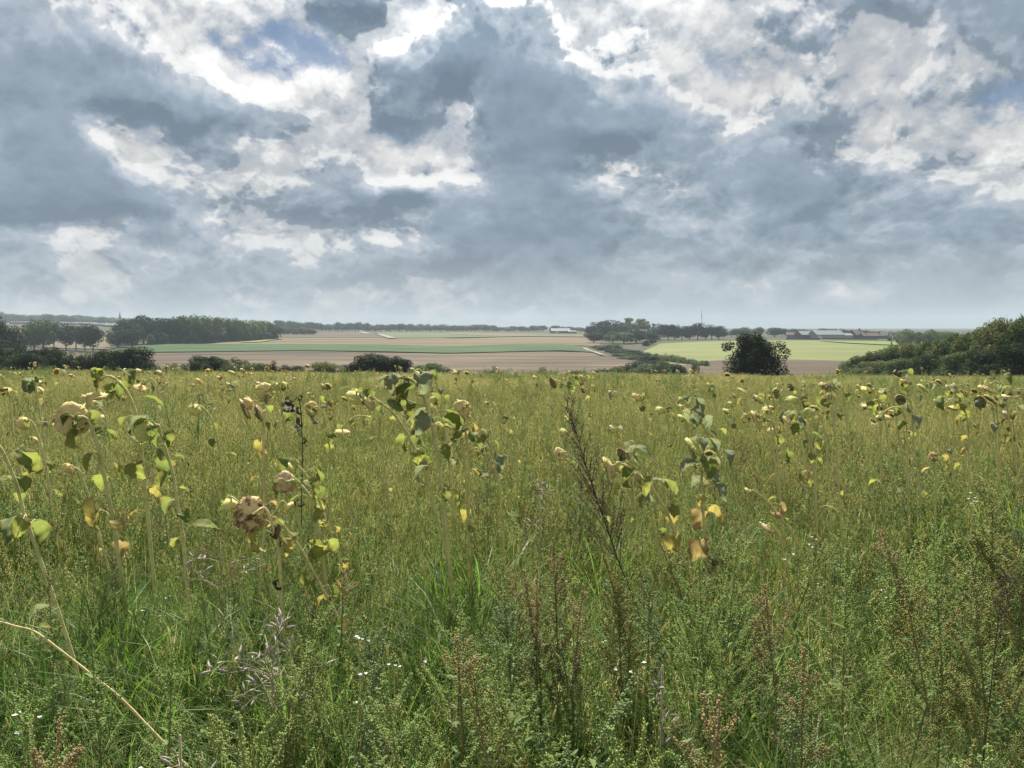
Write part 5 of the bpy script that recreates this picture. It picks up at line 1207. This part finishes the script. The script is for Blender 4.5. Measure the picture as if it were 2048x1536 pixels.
SF('brown seed head with grey upturned leaves behind the leaning sunflower', 4.7, [(1258, 905), (1270, 912), (1282, 930), (1292, 965), (1300, 1010)], [(1245, 908, 27, 'LC', 'disc', 'mottled', False)], 'aaaag', 8, .85, .0065)
SF('clustered sunflower with several heads over broad grey leaves', 4.0, [(1404, 898), (1404, 930), (1403, 960), (1405, 1010), (1411, 1085)], [(1391, 892, 44, 'LD', 'disc', 'yellow', False), (1418, 905, 17, 'CD', 'cup', 'yellow', False), (1408, 920, 15, 'C', 'bud', 'green', False), (1384, 903, 18, 'L', 'cup', 'cream', False), (1390, 932, 12, 'L', 'bud', 'green', False)], 'aagaayodo', 13, 1.1, .0085, extra=((1404, 945, 3.6, 1.2, 'a'), (1404, 950, 5.4, 1.1, 'a')))
SF('drooping green sunflower whose leaves hang like a skirt', 4.8, [(1368, 803), (1382, 815), (1396, 832), (1412, 862), (1430, 895), (1450, 940)], [(1363, 800, 15, 'L', 'bud', 'yellow', False), (1364, 833, 17, 'LD', 'disc', 'yellow', True)], 'aaagal', 15, 1.05, .0065)
SF('wide crumpled cream sunflower head right of the clustered one', 4.9, [(1530, 838), (1545, 846), (1552, 880), (1556, 935)], [(1514, 840, 38, 'L', 'disc', 'cream', False), (1491, 831, 12, 'L', 'cup', 'cream', False), (1533, 824, 12, 'C', 'bud', 'yellow', False)], 'llggd', 6, .8, .007)
SF('cream sunflower with lime leaves right of the wide crumpled head', 4.8, [(1588, 835), (1605, 852), (1617, 876), (1625, 905), (1630, 960)], [(1572, 838, 28, 'LD', 'disc', 'cream', False)], 'lalglld', 11, .95, .0075)
SF('small yellow head bending left on a slanting bare stem', 4.4, [(1509, 983), (1535, 1002), (1565, 1040), (1587, 1072), (1605, 1105)], [(1496, 984, 20, 'L', 'cup', 'yellow', False)], 'aolg', 6, .75, .006, m_sf_stem_y)
SF('broken pale sunflower head sunk in the grass at the right', 4.2, [(1545, 1052), (1556, 1065), (1562, 1085), (1568, 1110)], [(1532, 1054, 28, 'LD', 'disc', 'pink', False)], 'lo', 2, .6, .006)
SF('yellow-green sunflower showing its ribbed back at the right', 5.2, [(1631, 822), (1642, 835), (1650, 870), (1655, 920)], [(1619, 825, 20, 'AL', 'cup', 'yellow', False)], 'agll', 6, .75, .006)
for lab, D_, st_, hd, lv, nl in [
    ('sunflower with a tan hanging head left of the twin round heads', 6.2, [(1524, 793), (1534, 803), (1540, 840)], [(1515, 795, 17, 'LD', 'disc', 'cream', False)], 'agl', 5),
    ('two round dark-faced sunflower heads one above the other', 6.4, [(1556, 783), (1562, 800), (1566, 850)], [(1552, 783, 13, 'C', 'cup', 'yellow', False), (1553, 792, 13, 'C', 'cup', 'yellow', False)], 'agl', 5),
    ('spiky tan sunflower right of the twin round heads', 6.4, [(1590, 774), (1598, 790), (1602, 830)], [(1582, 774, 16, 'LC', 'disc', 'mottled', False)], 'agl', 5),
    ('dark-faced sunflower with a few orange petals left', 5.8, [(1742, 770), (1752, 778), (1757, 800), (1760, 850)], [(1733, 777, 26, 'D', 'disc', 'yellow', True), (1718, 774, 12, 'L', 'cup', 'yellow', False)], 'agl', 5),
    ('flat tilted brown sunflower on the far right slope', 7.0, [(1678, 772), (1686, 780), (1690, 820)], [(1669, 774, 18, 'LD', 'disc', 'mottled', False)], 'agl', 4),
    ('nearly black tilted sunflower disc near the right hedge', 8.0, [(1803, 744), (1812, 745), (1817, 775)], [(1795, 748, 18, 'LD', 'disc', 'dead', False)], 'agl', 4),
    ('flat yellow sunflower under a high arch at the right', 6.0, [(1858, 767), (1872, 765), (1884, 780), (1890, 830)], [(1849, 776, 27, 'LD', 'disc', 'yellow', False), (1846, 765, 12, 'L', 'cup', 'yellow', False)], 'agla', 6),
    ('brown seed head tilted left with leaves around it at the right', 5.4, [(1813, 796), (1822, 806), (1826, 850), (1829, 900)], [(1802, 799, 21, 'LC', 'disc', 'mottled', False)], 'gaall', 9),
    ('low cream head on an arch left of the brown tilted one', 5.8, [(1742, 804), (1754, 800), (1766, 812), (1772, 850)], [(1734, 811, 20, 'D', 'disc', 'cream', False)], 'agla', 5),
    ('cream cushion-like sunflower hanging from a wide arch', 5.2, [(1771, 822), (1785, 815), (1803, 818), (1812, 845), (1815, 900)], [(1767, 833, 25, 'D', 'disc', 'cream', False), (1752, 849, 15, 'LD', 'trumpet', 'cream', False)], 'agll', 6),
    ('double-headed sunflower over a straight leafy stem at the right', 4.8, [(1896, 801), (1906, 799), (1921, 807), (1931, 825), (1936, 850), (1937, 885), (1938, 935)], [(1884, 812, 34, 'LD', 'disc', 'cream', False), (1909, 815, 26, 'D', 'disc', 'cream', False)], 'lgglyyyd', 11),
    ('sunflower with a cream head arching over near the right edge', 5.6, [(1983, 766), (1994, 763), (2006, 772), (2014, 810)], [(1975, 777, 32, 'LD', 'disc', 'cream', False), (1962, 777, 14, 'L', 'cup', 'cream', False)], 'agag', 7),
    ('flat cream sunflower almost at the right edge', 5.4, [(2030, 783), (2040, 785), (2048, 805), (2052, 850)], [(2021, 791, 27, 'D', 'disc', 'cream', False)], 'agag', 6),
    ('brown ragged seed head right of the double-headed sunflower', 5.6, [(1973, 803), (1984, 812), (1990, 850)], [(1961, 803, 24, 'LC', 'disc', 'mottled', False)], 'agag', 6),
    ('short sunflower with an orange-rimmed face low in the right grass', 4.8, [(1869, 922), (1871, 940), (1872, 965)], [(1865, 913, 17, 'C', 'cup', 'pink', False)], 'oyy', 4),
    ('small cream sunflower left of the flat yellow one at the right', 6.2, [(1770, 783), (1782, 784), (1788, 810)], [(1766, 785, 16, 'LD', 'trumpet', 'cream', False)], 'agl', 5),
    ('tan double sunflower heads between the big right ones', 6.4, [(1905, 776), (1914, 780), (1920, 815)], [(1897, 777, 17, 'L', 'cup', 'pink', False), (1912, 773, 14, 'L', 'cup', 'cream', False)], 'agl', 5),
    ('round cream sunflower with drooping leaves low at the right middle', 5.0, [(1658, 770), (1664, 790), (1668, 830)], [(1640, 772, 10, 'L', 'cup', 'cream', False)], 'agl', 5),
    ('sunflower with a shaggy pale head in the left middle distance', 6.8, [(463, 772), (470, 788), (476, 815)], [(457, 770, 12, 'L', 'cup', 'cream', False), (465, 776, 10, 'L', 'cup', 'yellow', False)], 'agl', 4),
    ('tall bare-necked sunflower left of the drooping yellow head', 6.4, [(647, 774), (640, 785), (632, 815)], [(646, 772, 11, 'L', 'cup', 'cream', False)], 'all', 4),
    ('open yellow sunflower facing the camera at the far left', 11.0, [(116, 750), (119, 765), (121, 790)], [(114, 744, 11, 'C', 'disc', 'yellow', True)], 'agg', 4),
    ('open yellow sunflower before the compact dark bush', 18.0, [(416, 746), (417, 755), (418, 765)], [(415, 743, 7, 'C', 'disc', 'yellow', True)], 'agg', 3),
    ('open yellow sunflower on the crest before the flat-topped bush', 20.0, [(534, 741), (535, 750), (536, 760)], [(534, 737, 6.5, 'C', 'disc', 'yellow', True)], 'agg', 3),
    ('bright orange sunflower in the middle of the far meadow', 15.0, [(1485, 766), (1487, 776), (1488, 790)], [(1484, 762, 8, 'C', 'disc', 'yellow', True)], 'agg', 3),
    ('yellow sunflower with drooping petals left of the drooping green one', 8.0, [(1422, 774), (1428, 784), (1431, 815)], [(1419, 772, 15, 'L', 'disc', 'yellow', True)], 'agl', 4)]:
    SF(lab, D_, st_, hd, lv, nl, .8, .0065)

# -- sunflowers farther off: whole small plants, copied
def small_sunflower(seed):
    rng = random.Random(seed); b = MB(); h = rng.uniform(.95, 1.25); ld = rng.uniform(-.16, -.05)
    top = Vector((ld, rng.uniform(-.04, .04), h)); P_ = spline([(0, 0, -.05), (ld * .1, 0, h * .5), (ld * .5, 0, h * .92), top], 4)
    b.tube(P_, [.009] * len(P_), 5, 0)
    f = Vector((rng.uniform(-.9, -.3), rng.uniform(-.3, .8), rng.uniform(-.9, -.2))).normalized()
    rec, br, fc, pt = head_parts(seed, rng.uniform(.055, .08), rng.choice(['disc', 'disc', 'cup'])); M_ = Matrix.Translation(top) @ f.to_track_quat('Z', 'Y').to_matrix().to_4x4()
    for src, m in ((rec, 1), (br, 2), (fc, 3)): b.add([M_ @ Vector(v) for v in src.v], src.f, m)
    for i in range(6):
        l = LEAVES[rng.randrange(8)]; t = rng.uniform(.35, .95); q = P_[int(t * (len(P_) - 1))]
        Mx = Matrix.Translation(q) @ Matrix.Rotation(rng.uniform(0, 6.28), 4, 'Z') @ Matrix.Scale(rng.uniform(.5, .9), 4)
        b.add([Mx @ v.co for v in l.vertices], [tuple(p.vertices) for p in l.polygons], 4 if rng.random() < .6 else 5)
    k = rng.choice(['cream', 'cream', 'yellow', 'pink'])
    return b.mesh('sunflower', [m_sf_stem, HEADM[k], BRACTM[k], m_face, SLEAF['green'], SLEAF['lime']])
SMALL = [small_sunflower(500 + i) for i in range(10)]
frng = random.Random(64)
far_spots = []
while len(far_spots) < 235:
    y = 7.5 * (64 / 7.5) ** (frng.random() ** .75); u = frng.uniform(-.70, .70)
    dens = .45 + .55 * (u > .28) + .35 * (u < -.3) if y < 22 else .9
    if y < 14 and abs(u) < .30 and frng.random() < .55: continue
    if float(vnoise(np.array([u * y + 300.]), np.array([y + 300.]), .28 if y < 25 else .12, 61)[0]) < frng.uniform(.2, .6): continue
    if frng.random() < dens: far_spots.append((u * y, y))
for i, (x, y) in enumerate(far_spots):
    o = obj('sunflower', SMALL[i % 10], None, (x, y, gz(x, y) - .02)); o.rotation_euler = (frng.gauss(0, .06), frng.gauss(-.05, .08), frng.gauss(0, .5)); s = frng.uniform(.55, 1.12); o.scale = (s, s, s)
    k = 0 if y < 20 else 1 if y < 42 else 2
    zone, grp = (('faded sunflower leaning among the middle meadow grass', 'small sunflowers of the middle meadow'), ('tiny faded sunflower dotting the far meadow', 'small sunflowers of the far meadow'), ('speck-sized pale sunflower head along the meadow crest', 'small sunflowers along the crest'))[k]
    rank = sum(1 for (x2, y2) in far_spots if (0 if y2 < 20 else 1 if y2 < 42 else 2) == k and x2 / y2 < x / y)      # its place counted across the picture
    tag(o, nth(rank) + ' from the left, ' + zone, 'sunflower', grp)
# ---------------------------------------------------------------- single weeds that stand out in the foreground
def weed(name, label, px_top, py_top, px_base, py_base, D_, mats, seed, dens=1.3, spread=.35, cat='weed', group='tall goosefoot weeds'):
    """A goosefoot plant whose tip is at one pixel and whose foot is in the grass below another."""
    top = at(px_top, py_top, D_); b0 = at(px_base, py_base, D_); base = Vector((b0.x, D_, gz(b0.x, D_)))
    h = top.z - base.z; lean = (top.x - base.x) / h
    sp, st, lf = goosefoot(seed, h, dens, lean, spread=spread)
    e = tag(empty(name, base), label, cat, group)
    obj('stem', st.mesh('stem', [m_weed_stem]), e); tag(obj('seed_spikes', sp.mesh('seed_spikes', [mats]), e), kind='stuff'); tag(obj('foliage', lf.mesh('foliage', [m_weed_leaf]), e), kind='stuff')
W = weed
W('goosefoot_plant', 'tallest rust-tinted goosefoot spike in the lower middle', 1107, 1082, 1118, 1360, 2.9, m_goose_rust, 1, 1.7, .24)
W('goosefoot_plant', 'rusty goosefoot leaning left of the tallest rusty one', 1048, 1148, 1085, 1360, 2.85, m_goose_rust, 2, 1.4, .24)
W('goosefoot_plant', 'short rusty goosefoot between the two rusty spikes', 1074, 1135, 1098, 1380, 2.8, m_goose_rust, 3, 1.3, .22)
W('goosefoot_plant', 'rusty goosefoot right of the tallest rusty one', 1164, 1162, 1150, 1390, 2.8, m_goose_rust, 4, 1.3, .26)
W('goosefoot_plant', 'yellow goosefoot plume leaning left beside the mugwort stem', 1196, 1060, 1262, 1330, 3.1, m_goose_yel, 5, 1.9, .22)
W('goosefoot_plant', 'second yellow goosefoot plume behind the leaning one', 1238, 1140, 1262, 1360, 3.0, m_goose_yel, 6, 1.5, .25)
W('goosefoot_plant', 'green goosefoot right of the yellow plume', 1296, 1140, 1300, 1370, 2.9, m_goose_blue, 7, 1.5, .25)
W('goosefoot_plant', 'bluish goosefoot in the middle of the lower meadow', 1008, 1190, 1000, 1380, 2.7, m_goose_blue, 8, 1.6, .4)
W('goosefoot_plant', 'bluish goosefoot plume left of the white flowers', 722, 1235, 752, 1390, 2.7, m_goose_blue, 9, 1.5, .3)
W('goosefoot_plant', 'pale green goosefoot right of the white flowers', 922, 1225, 930, 1400, 2.5, m_goose, 10, 1.5, .4)
W('goosefoot_plant', 'pale goosefoot bush in the bottom middle', 770, 1365, 800, 1530, 1.9, m_goose, 11, 1.6, .45)
W('goosefoot_plant', 'pale goosefoot spray sprawling at the bottom left', 470, 1430, 560, 1540, 1.7, m_goose, 12, 1.6, .5)
W('goosefoot_plant', 'pale goosefoot spray in the bottom left corner', 40, 1370, 130, 1520, 1.9, m_goose, 13, 1.7, .5)
W('goosefoot_plant', 'tan-tipped goosefoot in the bottom left corner', 112, 1440, 118, 1560, 1.6, m_goose_rust, 14, 1.1, .3)
W('goosefoot_plant', 'upright goosefoot beside the fallen stalk at the left', 195, 1240, 200, 1400, 2.6, m_goose, 15, 1.2, .28)
W('goosefoot_plant', 'twin-tipped goosefoot left of the dry pods', 345, 1310, 348, 1450, 2.2, m_goose, 16, 1.3, .3)
W('goosefoot_plant', 'pink-tipped goosefoot in the right foreground', 1535, 1175, 1540, 1400, 2.6, m_goose_rust, 17, 1.3, .3)
W('goosefoot_plant', 'second pink-tipped goosefoot further right and lower', 1612, 1300, 1622, 1480, 2.1, m_goose_rust, 18, 1.2, .3)
W('goosefoot_plant', 'dense green goosefoot right of the clustered sunflower', 1480, 1085, 1470, 1320, 3.0, m_goose, 19, 1.7, .4)
W('goosefoot_plant', 'dense green goosefoot left of the pink-tipped one', 1400, 1120, 1395, 1350, 2.9, m_goose, 20, 1.7, .4)
W('goosefoot_plant', 'tall green goosefoot in the right foreground', 1700, 1100, 1695, 1380, 2.6, m_goose, 21, 1.8, .35)
W('goosefoot_plant', 'yellowish goosefoot with bright leaves in the right foreground', 1790, 1130, 1790, 1390, 2.5, m_goose_yel, 22, 1.5, .3)
W('goosefoot_plant', 'tall goosefoot left of the golden patch at the right edge', 1880, 1060, 1880, 1360, 2.6, m_goose, 23, 1.8, .35)
W('goosefoot_plant', 'golden goosefoot at the right edge', 1995, 1010, 2000, 1330, 2.7, m_goose_yel, 24, 2.0, .35)
W('goosefoot_plant', 'second golden goosefoot at the right edge, nearer and lower', 1960, 1130, 1965, 1400, 2.4, m_goose_yel, 25, 1.8, .35)
W('goosefoot_plant', 'golden goosefoot cut by the right edge of the picture', 2046, 1040, 2050, 1360, 2.6, m_goose_yel, 26, 1.9, .35)
W('goosefoot_plant', 'lone yellow-flecked weed spike at the left under the leaning stalk', 88, 1105, 92, 1250, 2.9, m_goose_yel, 27, .8, .12)
# -- dark mugwort
def mugwort(label, path, D_, seed, nb=54, size=1.0, thick=1.0):
    rng = random.Random(seed); P_ = [at(x, y, D_) for x, y in path]; d = (P_[0] - P_[1]).normalized(); b0 = P_[0] + d * .05
    while b0.z > gz(b0.x, b0.y): b0 = b0 + d * .05 - Vector((0, 0, .01))
    base = Vector((b0.x, b0.y, gz(b0.x, b0.y))); e = tag(empty('mugwort_plant', base), label, 'weed')
    C_ = spline([base] + P_, 8); n = len(C_); S = MB(); S.tube([c - base for c in C_], [.0042 * thick * (1 - .85 * i / n) for i in range(n)], 6); obj('stem', S.mesh('stem', [m_mug]), e)
    T, F_ = MB(), MB()
    for i in range(nb):
        t = .28 + .70 * (i / nb); p = C_[int(t * (n - 1))]; L_ = size * (.42 * (1.05 - t) + .03) * rng.uniform(.6, 1.15); a = rng.uniform(0, 6.28)
        up = (C_[min(n - 1, int(t * (n - 1)) + 2)] - C_[max(0, int(t * (n - 1)) - 2)]).normalized()
        v = (up * 1.2 + Vector((math.cos(a), math.sin(a) * .8, .1)) * .75).normalized(); q = p + v * L_
        T.tube([p - base, p.lerp(q, .5) - base + Vector((rng.gauss(0, .006), 0, .004)), q - base], [.0018, .0013, .0006], 4, 0, cap=False)
        for k in range(int(24 * L_ / .2) + 6):
            c = p.lerp(q, rng.uniform(.18, 1.0)) - base
            if rng.random() < .3:
                g = c + Vector((rng.gauss(0, .02), rng.gauss(0, .02), rng.uniform(.005, .04))); T.tube([c, g], [.0008, .0005], 3, 0, cap=False); c = g
            bead(F_, c + Vector((rng.gauss(0, .004), rng.gauss(0, .004), rng.gauss(0, .004))), rng.uniform(.0018, .0036), 0, rng)
    tag(obj('side_twigs', T.mesh('side_twigs', [m_mug]), e), kind='stuff'); tag(obj('flower_buds', F_.mesh('flower_buds', [m_mug]), e), kind='stuff')
mugwort('dark brown dried mugwort stalk rising through the middle meadow', [(1262, 1185), (1240, 1130), (1215, 1060), (1195, 1000), (1172, 930), (1150, 860), (1128, 788)], 3.8, 3)
mugwort('slim dark weed stalk standing at the right among goosefoot', [(1990, 1300), (1997, 1240), (2003, 1190), (2012, 1150)], 2.3, 4, 9, .4, .45)
# -- dried radish with grey pods
def radish(label, px, py, D_, seed, n_br, size, bias):
    rng = random.Random(seed); b0 = at(px, py, D_); base = Vector((b0.x, D_, gz(b0.x, D_))); top = b0 - base
    e = tag(empty('dried_pod_plant', base), label, 'weed', 'dried pod plants'); S = MB(); S.tube([(0, 0, 0), top * .5, top], [.004, .0035, .003], 5, 0)
    obj('stem', S.mesh('stem', [m_podstem]), e)
    pod = MB(); pod.tube([(0, 0, 0), (.006, 0, 0), (.014, 0, .001), (.022, 0, 0), (.030, 0, .001), (.040, 0, .001), (.056, 0, .004)], [.0012, .0035, .0062, .0055, .0066, .0030, .0005], 7)
    pm = pod.mesh('pod', [m_pod]); T = MB(); pods = []
    for i in range(n_br):
        a = rng.uniform(0, 6.28); L_ = size * rng.uniform(.5, 1.1); p = top * rng.uniform(.55, 1.0)
        v = Vector((math.cos(a) + bias, math.sin(a) * .7, rng.uniform(.1, .9))).normalized(); q = p + v * L_ + Vector((0, 0, -.12 * L_)); m = p.lerp(q, .5) + Vector((0, 0, .10 * L_))
        B = spline([p, m, q], 6); T.tube(B, [.0017] * 4 + [.0012] * 4 + [.001] * (len(B) - 8), 4, 0, cap=False)
        for k in range(rng.randint(4, 7)):
            c = B[rng.randrange(4, len(B))]; w = Vector((rng.gauss(0, 1), rng.gauss(0, 1), rng.gauss(.2, .8))).normalized(); w = (w + v * .6).normalized(); s = c + w * rng.uniform(.012, .03)
            T.tube([c, s], [.0010, .0009], 3, 0, cap=False); pods.append((s, w, rng.uniform(.75, 1.2)))
    tag(obj('side_twigs', T.mesh('side_twigs', [m_podstem]), e), kind='stuff')
    for s, w, k in pods:
        o = obj('pod', pm, e); o.location = s; o.rotation_mode = 'QUATERNION'; o.rotation_quaternion = w.to_track_quat('X', 'Z'); o.scale = (k * .72,) * 3
radish('silvery dried pod plant sprawling at the foot of the foreground sunflower', 545, 1330, 2.75, 5, 14, .25, -.55)
radish('dried pod plant with few pods right of the foreground sunflower stem', 590, 1330, 2.8, 6, 6, .20, .3)
radish('dried pods in the bottom left grass', 360, 1470, 1.9, 7, 5, .16, .1)
radish('dried pod sprig in the grass right of the yellow plume', 1325, 1330, 2.5, 8, 3, .08, .1)
radish('dried pods in the open grass left of the mugwort', 1080, 990, 4.2, 9, 4, .15, -.2)
radish('dried pods behind the foreground sunflower head', 440, 1080, 4.0, 10, 6, .25, -.2)
# -- a single poppy and the loose white flowers close by
p = at(1117, 951, 4.6); e = tag(empty('poppy', (p.x, p.y, gz(p.x, p.y))), 'tiny red poppy in the grass left of the mugwort', 'flower')
hgt = p.z - gz(p.x, p.y); S = MB(); S.tube([(0, 0, 0), (0, 0, hgt)], .0015, 4); obj('stem', S.mesh('stem', [m_weed_stem]), e)
S = MB(); rr = random.Random(2)
for k in range(4): lance(S, rr, (0, 0, hgt), (math.cos(k * 1.57), math.sin(k * 1.57), .6), .011, .011, 0, .1)
obj('petals', S.mesh('petals', [foliage('poppy_red', [(.6, .03, .02)], trans=.3)]), e)
wl = {0: 'white flower cluster near the bottom middle', 1: 'white flower group right of the lowest middle cluster', 2: 'highest of the small white flower groups in the lower middle', 3: 'white flower pair at the bottom left', 4: 'white flower beside the yellow plume foot', 5: 'brightest white flower cluster at the right', 6: 'white flowers right of the brightest cluster', 7: 'white flower group above the bright right cluster'}
for k, (px, py, D_) in enumerate([(722, 1370, 2.0), (790, 1332, 2.2), (718, 1282, 2.5), (62, 1440, 1.8), (1278, 1335, 2.4), (1572, 1110, 3.2), (1625, 1085, 3.4), (1940, 1000, 3.6)]):
    rr = random.Random(k + 40); p = at(px, py, D_); g = gz(p.x, p.y); e = tag(empty('white_flower', (p.x, p.y, g)), wl[k], 'flower', 'single white flower stems'); h = p.z - g
    S = MB(); S.tube([(0, 0, 0), (rr.gauss(0, .02), 0, h * .5), (0, 0, h)], [.002, .0018, .0012], 4); obj('stem', S.mesh('stem', [m_weed_stem]), e)
    for j in range(rr.randint(3, 6)):
        c = Vector((rr.gauss(0, .026), rr.gauss(0, .02), h + rr.gauss(0, .02))); S = MB()
        for q in range(4): lance(S, rr, c, (math.cos(q * 1.57 + j), math.sin(q * 1.57 + j), rr.uniform(.4, 1.6)), .009, .008, 0, .2)
        S.tube([(0, 0, h - .04), c], .0009, 3, 1, cap=False); obj('blossom', S.mesh('blossom', [m_petal_white, m_weed_stem]), e)
